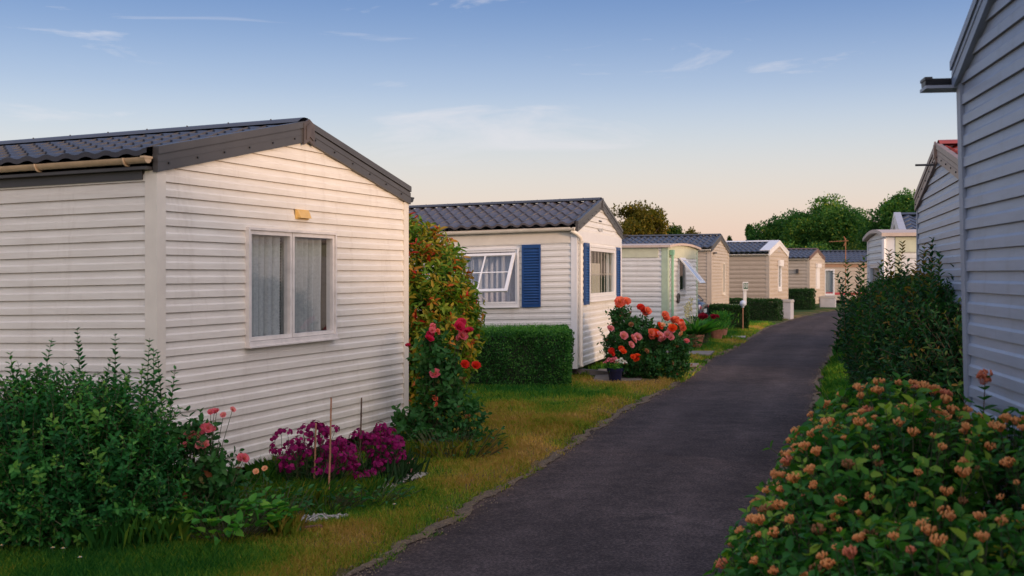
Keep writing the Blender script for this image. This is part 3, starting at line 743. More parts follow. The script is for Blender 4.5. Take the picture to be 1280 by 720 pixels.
# 1: big cream home, left foreground
H = Home((-2.42, 8.0), 20.7, 'L', 3.87, 8.0, .24, 2.41, .405, .1, dict(wall='vinyl', trim='trim', fascia='anthracite', tile='tile', apex='apex'),
         'large cream clapboard home with dark gable boards and two lace curtained panes, nearest left', tilt=.021)
wo = H.window('g', 1.056, 2.42, 1.148, 2.062, mull=(1.705,), frame='frame_old', curtain='lace', fw=.030, blinds=True, outer=.036)
H.siding(); H.corners(.075); H.roof(col=.17, pr=.36, yres=6, ampk=.62)
H.gutter('l', 'trim_warm', z=2.487, board=(.062, .03, 'anthracite'), r=.040, ystart=-.01)
H.gutter('r', 'black_metal', z=2.46, brackets=False, r=.045, ystart=-.02)
mb = MB(); Pw = H.wall('g'); mb.box(1.77, 1.97, .015, .03, 2.155, 2.235, 0, f=Pw)
mb.hexa([Pw(1.78, .03, 2.165), Pw(1.96, .03, 2.165), Pw(1.96, .03, 2.228), Pw(1.78, .03, 2.228), Pw(1.785, .065, 2.165), Pw(1.955, .065, 2.165), Pw(1.955, .045, 2.215), Pw(1.785, .045, 2.215)])
H.part('wall_vent', mb, M['vent']); H.chassis()
mb = MB()
for k in range(9):
    t = 3.35 + k * .055; mb.tube([(t, .35, .02), (t + random.uniform(-.02, .02), .32, .235)], .012, 6)
H.part('timber_slats', mb, M['bamboo'])

# 2: white home with blue shutters
H = Home((1.02, 18.8), 15.2, 'L', 4.1, 8.5, .205, 2.40, .47, .1, dict(wall='vinyl_white', trim='trim_white', fascia='anthracite', tile='tile_brown', seam='seam_shade_grey'),
         'white clapboard home with bright blue louvred shutters and a propped open side window', tilt=.025)
wo = H.window('g', .93, 3.40, 1.245, 2.20, curtain=None, fw=.06, frame='trim_white', outer=.07, depth=.5, room='room')
mb = MB(); Pw = H.wall('g')
for k in range(1, 8): mb.box(.99 + 2.35 * k / 8 - .006, .99 + 2.35 * k / 8 + .006, -.004, .004, 1.34, 2.12, 0, f=Pw)
mb.box(1.0, 3.33, -.004, .004, 1.70, 1.712, 0, f=Pw); H.part('glazing_bars', mb, M['trim'], wo)
for t, b2 in ((1.03, 1.22), (3.05, 3.30)):
    mb = MB(); n = 20; vs = []; fs = []
    for k in range(n):
        tt = t + (b2 - t) * k / (n - 1)
        for z in (1.32, 2.13): vs.append(Pw(tt, -.08 + .015 * sin(k * 1.5), z))
    for k in range(n - 1): fs.append((2 * k, 2 * k + 2, 2 * k + 3, 2 * k + 1))
    mb.add(vs, fs)
    H.part('curtain', mb, M['lace'], wo, smooth=True, fix=False)
mb = MB(); mb.box(1.25, 2.65, -.30, -.12, 1.34, 1.90, 0, f=Pw); H.part('lampshade', mb, M['curtain_beige'], wo)
mb = MB(); mb.ball(Pw(1.95, -.3, 1.98), .10, 10, 7, sc=(1.6, .6, .9)); mb.ball(Pw(1.80, -.3, 2.05), .06, 8, 6); H.part('window_ornament', mb, M['trim_white'], wo)
H.shutter('g', .52, .86, 1.20, 2.22); H.shutter('g', 3.47, 3.84, 1.22, 2.21)
wo = H.window('l', .93, 2.40, 1.20, 2.16, curtain='lace_pink', fw=.03, frame='trim_white', outer=.055)
H.open_sash('l', .98, 1.98, 2.06, .80, math.radians(40), wo); H.shutter('l', .57, .88, 1.19, 2.20)
H.siding(); H.corners(.075); H.roof(col=.21, pr=.40, yres=7)
H.gutter('l', 'trim', z=2.44, board=(.03, .06, 'trim'), brackets=False, r=.045)
H.pbox('eave_board', 'l', (.095, 8.3, .003, .024, 2.215, 2.368), 'trim')
H.pbox('gable_board', 'g', (.08, 4.02, .003, .022, 2.235, 2.40), 'trim_white')
mb = MB(); mb.tube([(-.09, .06, 2.40), (-.06, -.02, 2.35), (.02, -.07, 2.29), (.06, -.07, 2.20)], .034, 10); mb.tube([(.06, -.07, 2.20), (.06, -.07, .30), (.03, -.09, .22)], .032, 10); mb.box(.02, .10, -.11, -.03, 2.21, 2.24)
H.part('downpipe', mb, M['trim'], smooth=True)
H.pbox('gable_vent', 'g', (1.83, 2.08, .0165, .024, 2.622, 2.648), 'black_metal')
mb = MB()
for k, (a, b2, z) in enumerate(((1.80, 1.86, 2.46), (1.88, 1.98, 2.45), (2.0, 2.06, 2.46), (2.08, 2.18, 2.455))): mb.box(a, b2, .018, .021, z, z + .045 + .02 * (k % 2), 0, f=Pw)
H.part('maker_mark', mb, M['blind']); H.chassis()
mb = MB(); mb.hexa([(.25, .12, .10), (.37, .12, .10), (.37, .20, .19), (.25, .20, .19), (.62, -.55, .02), (.74, -.55, .02), (.74, -.50, .10), (.62, -.50, .10)]); H.part('tow_bar', mb, M['wood'])

# 3: low home with green trim and arched roof
H = Home((3.65, 27.7), 21, 'L', 3.3, 7.0, .35, 2.34, .07, .12, dict(wall='vinyl_white', trim='green_pale', fascia='pink_trim', tile='pink_trim', seam='seam_shade_grey'),
         'low home with an arched roof, pale green corner trim and a window swung wide open', tilt=.0, arc=1)
wo = H.window('g', 1.10, 1.85, 1.22, 2.05, curtain=None, fw=.03, frame='trim_white', outer=.05, depth=.3); H.open_sash('g', 1.02, 1.62, 2.09, .80, math.radians(40), wo, bars=False, fw=.07, glass='sky_pane')
H.siding(); H.corners(.13, 'green_pale')
mb = MB(); n = 24; vs = []; fs = []
for y in (-.10, 7.1):
    for k in range(n + 1):
        x = -.1 + 3.5 * k / n; z = 2.335 + .075 * max(0, 1 - ((x - 1.65) / 1.75) ** 2); vs += [(x, y, z), (x, y, z + .055)]
q = 2 * (n + 1)
for k in range(n): a = 2 * k; fs += [(a, a + 2, a + 3, a + 1), (a + 1, a + 3, q + a + 3, q + a + 1), (q + a, q + a + 1, q + a + 3, q + a + 2), (a, q + a, q + a + 2, a + 2)]
fs += [(0, 1, q + 1, q), (q - 2, 2 * q - 2, 2 * q - 1, q - 1)]
mb.add(vs, fs); H.part('roof', mb, M['pink_trim'], smooth=True)
H.pbox('eave_board', 'l', (.21, 6.7, .003, .028, 2.10, 2.335), 'yellow_band'); 
mb = MB(); vs = []; n = 16
for o in (.003, .028):
    for k in range(n + 1): x = .21 + 2.88 * k / n; vs += [(x, -o, 2.10), (x, -o, H.zline(x) - .002)]
q = 2 * (n + 1); mb.add(vs, [f for k in range(n) for f in ((2 * k, 2 * k + 2, 2 * k + 3, 2 * k + 1), (q + 2 * k, q + 2 * k + 1, q + 2 * k + 3, q + 2 * k + 2), (2 * k, q + 2 * k, q + 2 * k + 2, 2 * k + 2))] + [(0, 1, q + 1, q), (q - 2, 2 * q - 2, 2 * q - 1, q - 1)])
H.part('gable_board', mb, M['yellow_band'])
mb = MB(); mb.box(.15, .27, -.12, -.03, 2.16, 2.28); mb.tube([(.2, -.085, 2.16), (.24, -.075, 1.9), (.24, -.075, .4)], .034, 10); H.part('downpipe', mb, M['green'], smooth=True)
mb = MB(); mb.lathe([(0, .0), (.17, .0), (.19, .02), (.17, .05), (.12, .045), (.1, .02), (0, .02)], n=20)
mb.v = [(1.02 + x * .6, -.02 - z * .8, 1.12 + y * .68) for x, y, z in mb.v]; H.part('round_wall_vent', mb, M['anthracite'], smooth=True); H.chassis()

# 4: beige home, dark roof
H = Home((6.0, 35.5), 17.8, 'L', 4.0, 8.0, .25, 2.41, .40, .1, dict(wall='vinyl_beige', trim='trim_beige', fascia='anthracite', tile='tile_blue', seam='seam_shade_far'),
         'beige home with dark tile roof and one narrow slit window, behind the parked car', tilt=.008)
H.window('g', 2.45, 2.98, 1.05, 2.08, curtain=None, fw=.02, outer=.04, frame='trim')
H.siding(); H.corners(.12); H.roof(col=.2, pr=.4, yres=4, screws=False); H.gutter('l', 'trim', brackets=False, board=(.02, .05, 'trim'))
H.pbox('porch_light', 'g', (.35, .70, .02, .09, 2.33, 2.38), 'anthracite'); H.chassis()
mb = MB(); mb.box(1.6, 1.95, 3.0, 3.5, 2.78, 2.98); mb.box(1.56, 1.99, 2.96, 3.54, 2.98, 3.01); H.part('roof_vent', mb, M['anthracite'])

# 5: sand home with white verges
H = Home((9.56, 43.8), 23, 'L', 4.0, 8.0, .25, 2.41, .40, .165, dict(wall='vinyl_sand', trim='trim_beige', fascia='trim_white', tile='tile_blue', seam='seam_shade_far'),
         'sand brown home with white roof edges and tall window, behind the numbered post', tilt=.004)
H.window('g', 1.75, 2.45, 1.05, 2.20, curtain='lace', fw=.05, outer=.12); H.pbox('shutter_box', 'g', (1.72, 2.48, .03, .12, 2.02, 2.26), 'trim_white')
H.siding(); H.corners(.10); H.roof(col=.2, pr=.4, yres=4, screws=False, fas=.2, ridge='trim_white')
mb = MB()
for sg in (-1, 1):
    xa, xb = (-.08, 2.0) if sg < 0 else (4.08, 2.0)
    za, zb_ = 2.41 + .2 * -.08 + .215, 2.41 + .40 + .215
    mb.hexa([(xa, -.05, za - .02), (xb, -.05, zb_ - .02), (xb, .33, zb_ - .02), (xa, .33, za - .02), (xa, -.05, za), (xb, -.05, zb_), (xb, .33, zb_), (xa, .33, za)])
H.part('verge_trim', mb, M['trim_white']); H.gutter('l', 'trim', brackets=False, board=(.02, .05, 'trim')); H.chassis()
mb = MB()
for x in (1.8, 1.9, 2.05, 2.15): mb.box(x, x + .06, -.022, -.018, 2.56, 2.62)
H.part('maker_mark', mb, M['trim_grey'])

# 6
H = Home((14.4, 57.0), 25, 'L', 4.0, 8.0, .25, 2.41, .42, .165, dict(wall='vinyl_beige', trim='trim_beige', fascia='brown_metal', tile='tile_blue', seam='seam_shade_far'),
         'far beige home with a brown edged roof and a closed white roller shutter', tilt=.0)
wo = H.window('g', 1.55, 2.45, 1.0, 2.1, curtain='lace', fw=.05, outer=.10, depth=.1)
H.pbox('roller_shutter', 'g', (1.62, 2.38, .046, .07, 1.08, 2.05), 'trim_white', wo); H.pbox('shutter_box', 'g', (1.5, 2.5, .03, .14, 2.04, 2.24), 'trim_white')
H.siding(); H.corners(.12); H.roof(col=.25, pr=.4, yres=4, screws=False); H.gutter('l', 'trim', brackets=False, board=(.02, .05, 'trim')); H.chassis()
mb = MB(); mb.box(-.02, .16, .5, .62, 1.75, 1.95); mb.v = [(x - .13, y, z) for x, y, z in mb.v]; H.part('meter_box', mb, M['anthracite'])

# 7: far home seen along its side
H = Home((21.2, 66), 12, 'L', 4.0, 8.0, .25, 2.30, .62, .165, dict(wall='vinyl_beige', trim='trim_beige', fascia='anthracite', tile='tile_blue', seam='seam_shade_far'),
         'distant home with a red stripe seen side on, its wide slate roof facing the lane', tilt=.0)
H.window('l', 5.3, 6.6, 1.05, 2.0, curtain='lace', fw=.05, outer=.06); H.window('l', 3.0, 4.1, .5, 2.0, mull=(3.55,), curtain='lace', fw=.05, outer=.06, sill=False)
H.siding(); H.corners(.12); H.roof(col=.25, pr=.45, yres=4, screws=False); H.gutter('l', 'trim', brackets=False, board=(.0, .06, 'trim'))
H.pbox('eave_board', 'l', (.13, 7.8, .003, .04, 2.10, 2.29), 'brown_band'); H.pbox('painted_stripe', 'l', (.13, 5.0, .018, .024, .55, .68), 'red_stripe'); H.chassis()
# 8, 9
H = Home((22.6, 74), 25, 'L', 4.0, 7.0, .25, 2.41, .46, .165, dict(wall='vinyl_beige', trim='trim_beige', fascia='trim_white', tile='tile_blue', seam='seam_shade_far'),
         'distant beige home with white roof edges, its gable just right of the wide slate roof', tilt=.0)
H.window('g', 1.4, 2.5, 1.0, 2.1, curtain='lace', fw=.05); H.siding(); H.corners(.12); H.roof(col=.25, pr=.45, yres=4, screws=False, fas=.24, ridge='trim_white'); H.chassis()
mb = MB(); 
for sg in (-1, 1):
    xa, xb = (-.08, 2.0) if sg < 0 else (4.08, 2.0); za, zb_ = 2.41 - .02 + .26, 2.41 + .46 + .26
    mb.hexa([(xa, -.05, za - .02), (xb, -.05, zb_ - .02), (xb, .6, zb_ - .02), (xa, .6, za - .02), (xa, -.05, za), (xb, -.05, zb_), (xb, .6, zb_), (xa, .6, za)])
H.part('verge_trim', mb, M['trim_white'])
H = Home((25.3, 80.6), 25, 'L', 4.0, 7.0, .25, 2.41, .46, .165, dict(wall='vinyl_beige', trim='trim_beige', fascia='trim_white', tile='tile_blue', seam='seam_shade_far'),
         'farthest small gabled home, peeping out left of the arched roof home on the right', tilt=.0)
H.window('g', 1.4, 2.5, 1.0, 2.1, curtain='lace', fw=.05); H.siding(); H.corners(.12); H.roof(col=.25, pr=.45, yres=4, screws=False, fas=.24, ridge='trim_white'); H.chassis()

# right side -----------------------------------------------------------
H = Home((2.205, 5.7), 8.1, 'R', 4.4, 7.0, .22, 2.62, .88, .1, dict(wall='vinyl_grey', trim='trim_grey', fascia='trim_grey', tile='tile_blue', seam='seam_shade_grey'),
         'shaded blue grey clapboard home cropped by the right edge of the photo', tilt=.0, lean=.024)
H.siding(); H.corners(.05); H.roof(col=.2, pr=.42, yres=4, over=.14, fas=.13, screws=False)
H.gutter('l', 'black_metal', z=2.66, brackets=False, r=.055, ystart=-.16)
mb = MB(); mb.box(-.15, -.0, -.17, .3, 2.605, 2.62); H.part('eave_end', mb, M['trim_grey']); H.chassis()
H = Home((4.7, 13.6), 13.3, 'R', 4.0, 7.0, .25, 2.45, .385, .12, dict(wall='vinyl_grey', trim='trim_grey', fascia='tan_metal', tile='tile_red', seam='seam_shade'),
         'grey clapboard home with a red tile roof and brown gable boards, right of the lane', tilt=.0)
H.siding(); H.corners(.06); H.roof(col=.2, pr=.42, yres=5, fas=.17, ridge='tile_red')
mb = MB(); mb.tube([(1.85, -.04, 2.80), (1.85, -.22, 2.80)], .012, 6); H.part('bracket_rod', mb, M['anthracite']); H.chassis()
H = Home((6.38 + .57, 20.0 + 2.95), 11, 'R', 3.0, 6.0, .3, 2.34, .10, .12, dict(wall='vinyl_white', trim='trim_white', fascia='pink_trim', tile='pink_trim', seam='seam_shade_grey'),
         'white caravan with an arched roof and yellow green band behind the tall right shrub', tilt=.0, arc=1, name='static_caravan')
H.window('g', .5, 2.3, 1.0, 1.9, curtain='lace', fw=.05); H.siding(); H.corners(.12, 'trim_white')
mb = MB(); vs = []; fs = []; n = 24
for y in (-.10, 6.1):
    for k in range(n + 1):
        x = -.1 + 3.2 * k / n; z = 2.345 + .105 * max(0, 1 - ((x - 1.5) / 1.6) ** 2); vs += [(x, y, z), (x, y, z + .06)]
q = 2 * (n + 1)
for k in range(n): a = 2 * k; fs += [(a, a + 2, a + 3, a + 1), (a + 1, a + 3, q + a + 3, q + a + 1), (q + a, q + a + 1, q + a + 3, q + a + 2), (a, q + a, q + a + 2, a + 2)]
fs += [(0, 1, q + 1, q), (q - 2, 2 * q - 2, 2 * q - 1, q - 1)]
mb.add(vs, fs); H.part('roof', mb, M['pink_trim'], smooth=True); H.pbox('eave_board', 'r', (.13, 5.9, .003, .03, 2.08, 2.34), 'yellow_band'); H.pbox('yellow_panel', 'r', (.13, .22, .003, .028, .3, 2.079), 'yellow_band')
mb = MB(); mb.tube([(3.05, -.06, 2.3), (3.05, -.06, .4)], .04, 8); H.part('downpipe', mb, M['trim_white']); H.chassis()
H = Home((9.35, 29.0), 15, 'R', 4.0, 6.0, .25, 2.41, .46, .165, dict(wall='vinyl_beige', trim='trim_beige', fascia='trim_white', tile='tile_blue', seam='seam_shade_far'),
         'home whose slate roof shows just above the arched roof caravan', tilt=.0)
H.siding(); H.corners(.12); H.roof(col=.25, pr=.45, yres=4, screws=False, fas=.24, ridge='tile_blue'); H.chassis()
mb = MB()
za, zb_ = 2.41 - .02 + .26, 2.41 + .46 + .26
for xa, xb in ((-.08, 2.0), (4.08, 2.0)): mb.hexa([(xa, -.05, za - .02), (xb, -.05, zb_ - .02), (xb, .10, zb_ - .02), (xa, .10, za - .02), (xa, -.05, za), (xb, -.05, zb_), (xb, .10, zb_), (xa, .10, za)])
H.part('verge_trim', mb, M['plastic_grey'])
# ------------------------------------------------------------------ vegetation builders
def g(n, lo, hi, rng=RNG): return rng.uniform(lo, hi, n)
def zl(x, y): return float(lawn_z(np.array([x]), np.array([y]))[0])

def leafy_shrub(name, loc, blobs, n, leaf, mat, label, cat, group=None, L=(.28, .45), step=.028, wide=.42, up=.7, inner=.5, tall=(), tone=(0, .75), stem='stem', seed=1, skip=.0, cut=None, tipsmall=.6, hgrad=0, fold=.18, droop=.14, opp=2, spread=.9, tallk=(1.05, 1.15, .45)):
    rng = np.random.default_rng(seed); e = empty(name, loc); tag(e, label, cat, group)
    lv = Leaves(); A, B = [], []
    for frac, sc in ((1, 1.0), (inner, .72)):
        bl = [(np.array(c) * np.array([1, 1, sc if sc < 1 else 1]), np.array(r) * sc) for c, r in blobs]; m = int(n * frac)
        p, nn = blob_points(bl, m, rng, cut=cut); m = len(p)
        D = unit(nn * (1 - up * .5) + np.array([0, 0, up]) + rng.normal(size=(m, 3)) * .28); ln = rng.uniform(*L, m)
        S = p - D * ln[:, None] * .72; S[:, 2] = np.maximum(S[:, 2], .01)
        tn = tone
        a, b = shoots(lv, S, D, ln, step, leaf * rng.uniform(.65, 1.3, m), wide, rng, tn, skip=skip, tipsmall=tipsmall, opp=opp, spread=spread)
        A.append(a); B.append(b)
    for (x, y, z0, h, lean) in tall:
        S = np.array([[x, y, z0]]); D = np.array([[lean[0], lean[1], 1.0]])
        a, b = shoots(lv, S, D, np.array([h]), step * tallk[1], np.array([leaf * tallk[0]]), wide, rng, (tone[0] + .05, tone[1] + .05), bend=.12, tipsmall=tallk[2], opp=opp, spread=spread)
        A.append(a); B.append(b)
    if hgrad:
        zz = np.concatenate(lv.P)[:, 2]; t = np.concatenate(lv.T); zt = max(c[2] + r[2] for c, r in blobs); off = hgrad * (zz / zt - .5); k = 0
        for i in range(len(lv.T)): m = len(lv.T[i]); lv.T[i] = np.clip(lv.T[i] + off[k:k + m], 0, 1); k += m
    lv.build('foliage', M[mat], e, fold=fold, droop=droop)
    A, B = np.concatenate(A), np.concatenate(B)
    st = sticks('stems', A, B, .004, .0015, M[stem], e)
    # a few woody main branches from the root
    k = max(6, int(len(A) * .02)); pick = rng.choice(len(A), k); R = np.stack([rng.normal(0, .09, k), rng.normal(0, .09, k), np.zeros(k)], 1)
    C = np.array([blobs[i % len(blobs)][0] for i in range(k)]); R[:, :2] += C[:, :2]
    sticks('branches', R, A[pick], .011, .004, M['twig'], e)
    return e

def petal_mesh(name, size, mat, kind='rose', seed=0):
    rng = np.random.default_rng(seed); lv = Leaves()
    if kind == 'rose':
        for n, r, tilt, L, t in ((7, .18, .35, .52, .2), (6, .15, .75, .46, .45), (6, .10, 1.05, .38, .65), (5, .06, 1.3, .30, .85), (3, .02, 1.45, .24, .95)):
            a = np.arange(n) * 2 * PI / n + rng.random() * 6 + rng.normal(0, .12, n); R = np.stack([np.cos(a), np.sin(a), 0 * a], 1)
            tl = tilt + rng.normal(0, .1, n); A = R * np.cos(tl)[:, None] + np.array([0, 0, 1]) * np.sin(tl)[:, None]
            N = -R * np.sin(tl)[:, None] + np.array([0, 0, 1]) * np.cos(tl)[:, None]
            lv.add(R * r * size * .55 + np.array([0, 0, .02 * size]), A, N, L * size, L * size * 1.05, np.clip(t + rng.normal(0, .1, n), 0, 1))
        V, F, T = lv.arrays(fold=.22, droop=-.06, wide=.58)
    elif kind == 'five':      # cluster of small open flowers
        for c in range(11):
            o = rand_unit(1, rng)[0] * size * .62; o[2] = abs(o[2]) * .6; nrm = unit(o * 1.0 + np.array([0, 0, .25 * size]) + rng.normal(0, .12 * size, 3))
            u = unit(np.cross(nrm, rng.normal(size=3))); w_ = np.cross(nrm, u); n = 5; a = np.arange(n) * 2 * PI / n
            A = u * np.cos(a)[:, None] + w_ * np.sin(a)[:, None]; lv.add(np.repeat([o], n, 0), A + nrm * .15, np.repeat([nrm], n, 0), size * .27, size * .25, np.clip(rng.random() + rng.normal(0, .2, n), 0, 1))
        V, F, T = lv.arrays(fold=.05, droop=.1, wide=.55)
    return np_mesh(name, V, F, M[mat], T)
def bud_mesh(name, size, mat, seed, n=24):
    rng = np.random.default_rng(seed); mb = MB()
    for k in range(n):
        a = rng.random() * 6.28; r = math.sqrt(rng.random()) * size * .5; x, y = r * cos(a), r * sin(a); z = (1 - (r / (size * .55)) ** 2) * size * .26
        q = size * rng.uniform(.062, .098); z += size * rng.uniform(-.06, .10); mb.ball((x, y, z), q, 6, 5, sc=(1, 1, 1.7))
        mb.tube([(x * .3, y * .3, -size * .35), (x, y, z)], size * .015, 3)
    me = mesh_from(name, mb, [M[mat]], True); a = me.attributes.new('tone', 'FLOAT', 'POINT')
    z = np.array([v[2] for v in mb.v]); t = np.clip((z / (size * .35)) * .5 + rng.random(len(z)) * .35 + .15, 0, 1); a.data.foreach_set('value', t.astype(np.float32)); return me
FL = {}; 
def flower(kind, size, mat, var=0):
    k = (kind, round(size, 3), mat, var)
    if k not in FL: FL[k] = bud_mesh('bloom', size, mat, var) if kind == 'bud' else petal_mesh('bloom', size, mat, kind, var)
    return FL[k]
def put(me, name, parent, p, nrm=(0, 0, 1), scale=1):
    o = link(name, me, parent); o.location = p; q = Vector(nrm).to_track_quat('Z', 'Y'); o.rotation_mode = 'QUATERNION'
    o.rotation_quaternion = q; o.scale = (scale,) * 3; return o

def rose_bush(loc, blobs, n, label, flowers, group='rose bushes', seed=1, leaf=.042, stalks=()):
    """flowers: list of (x, y, z, colour, size, count) local positions, on stalks; leaves in sprays."""
    rng = np.random.default_rng(seed); e = empty('rose_bush', loc); tag(e, label, 'rose bush', group)
    lv = Leaves(); p, nn = blob_points(blobs, n, rng); m = len(p)
    p2, n2 = blob_points([(c, np.array(r) * .7) for c, r in blobs], n // 2, rng); p = np.concatenate([p, p2]); nn = np.concatenate([nn, n2]); m = len(p)
    D = unit(nn * .8 + np.array([0, 0, .25]) + rng.normal(size=(m, 3)) * .5)
    S = p - D * .10
    shoots(lv, S, D, rng.uniform(.10, .18, m), .036, leaf * rng.uniform(.8, 1.2, m), .62, rng, (0, .7), spread=1.1, tipsmall=.9)
    A = [S]; B = [p]
    fA, fB = [], []
    for (x, y, z, col, size, cnt) in flowers:
        base = np.array([x * .45, y * .45, max(.1, z - .5)])
        for c in range(cnt):
            o = np.array([x, y, z]) + (rng.normal(0, size * .42, 3) * np.array([1, 1, .7]) if cnt > 1 else 0)
            nr = unit(np.array([rng.normal(0, .35) + .1, -.75 + rng.normal(0, .25), .6]))
            put(flower('rose', size, col, int(rng.integers(3))), 'flower', e, tuple(o), tuple(nr), rng.uniform(.85, 1.1)); fA.append(base); fB.append(o)
        L0 = np.array([x, y, z]); k = 5; tt = rng.uniform(.15, .85, k)[:, None]; pp = base + (L0 - base) * tt
        lv.add(pp, rand_unit(k, rng) + np.array([0, 0, .2]), rand_unit(k, rng) + np.array([0, 0, 1.]), leaf, leaf * .6, rng.uniform(0, .7, k))
    for (x0, y0, z0, x1, y1, z1) in stalks:
        S0 = np.array([[x0, y0, z0]]); v = np.array([[x1 - x0, y1 - y0, z1 - z0]]); l = np.linalg.norm(v)
        a, b = shoots(lv, S0, v, np.array([l]), .035, np.array([leaf * 1.05]), .62, rng, (.1, .6), bend=.03, spread=1.0, tipsmall=.8); fA.append(S0[0]); fB.append(S0[0] + v[0])
    lv.build('foliage', M['rose_leaf'], e, fold=.12, droop=.15, )
    k = 26; R = np.stack([rng.normal(0, .05, k), rng.normal(0, .05, k), np.zeros(k)], 1); sticks('branches', R, p[rng.choice(m, k)], .008, .003, M['stem'], e)
    sticks('stems', np.concatenate([S, np.array(fA)]), np.concatenate([p, np.array(fB)]), .003, .002, M['stem'], e)
    return e

def hedge(loc, rz, lx_, wy, h, n, label, leaf=.028, mat='hedge', seed=1, top_tone=.25, round_=.06, lowleft=None, group='clipped box hedges'):
    rng = np.random.default_rng(seed); e = empty('clipped_hedge', loc, rz); tag(e, label, 'hedge', group)
    def hh(x): return h + 0 * x if lowleft is None else h - lowleft[1] * (1 / (1 + np.exp((x - lowleft[0]) / .04)))
    areas = np.array([lx_ * h, lx_ * h, wy * h, wy * h, lx_ * wy]); pr = areas / areas.sum(); f = rng.choice(5, n, p=pr); u, v = rng.random(n), rng.random(n)
    x = np.where(f < 2, u * lx_, np.where(f == 2, 0, np.where(f == 3, lx_, u * lx_))) - lx_ / 2
    y = np.where(f == 0, 0, np.where(f == 1, wy, np.where(f < 4, u * wy, v * wy))) - wy / 2
    z = np.where(f < 4, v * hh(x), hh(x))
    N = np.zeros((n, 3)); N[f == 0, 1] = -1; N[f == 1, 1] = 1; N[f == 2, 0] = -1; N[f == 3, 0] = 1; N[f == 4, 2] = 1
    P = np.stack([x, y, z], 1)
    # soften the arrises, undulate the faces
    q = np.abs(P / np.array([lx_ / 2, wy / 2, 1e9]));
    und = (vnoise(x * 1 + 9, y + z, 2.3, 71 + seed) - .5) * .10 + (vnoise(x + 3, z + y * 2, 7, 72 + seed) - .5) * .06
    P += N * und[:, None]
    ex = np.maximum(0, np.abs(x) - (lx_ / 2 - round_)); ey = np.maximum(0, np.abs(y) - (wy / 2 - round_)); ez = np.maximum(0, z - (hh(x) - round_))
    dd = np.sqrt(ex ** 2 + ey ** 2 + ez ** 2); k = np.maximum(0, dd - round_) / np.maximum(dd, 1e-6)
    P -= np.stack([np.sign(x) * ex, np.sign(y) * ey, ez], 1) * k[:, None]
    P -= N * (rng.random(n) ** 1.6 * .09)[:, None]
    lv = Leaves(); A = unit(N * .55 + rand_unit(n, rng) + np.array([0, 0, .35])); T = np.clip(rng.uniform(0, .70, n) + .35 * (vnoise(x + 20, z + y + 20, 5, 90 + seed) - .5) + (f == 4) * top_tone + rng.normal(0, .1, n), 0, 1)
    sc = rng.uniform(.7, 1.25, n); lv.add(P, A, unit(N + rand_unit(n, rng) * .8), leaf * sc, leaf * .6 * sc, T)
    # young sprigs on top
    m = n // 35; sx_ = rng.uniform(-lx_ / 2 + .03, lx_ / 2 - .03, m); S = np.stack([sx_, rng.uniform(-wy / 2, wy / 2, m), hh(sx_) - .02], 1)
    shoots(lv, S, np.array([0, 0, 1.]) + rng.normal(size=(m, 3)) * .3, rng.uniform(.03, .10, m), .016, np.full(m, leaf * .8), .55, rng, (.3, .9))
    lv.build('foliage', M[mat], e, fold=.15)
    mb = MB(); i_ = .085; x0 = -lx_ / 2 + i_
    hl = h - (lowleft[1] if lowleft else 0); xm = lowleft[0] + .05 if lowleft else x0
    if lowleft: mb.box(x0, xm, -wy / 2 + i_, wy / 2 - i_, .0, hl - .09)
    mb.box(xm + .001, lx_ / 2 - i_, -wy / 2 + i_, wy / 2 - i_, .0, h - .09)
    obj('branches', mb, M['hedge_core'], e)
    return e
M['hedge_core'] = plain('hedge inner twigs', (.022, .040, .014), .95, .5, 40, bmp=.8)

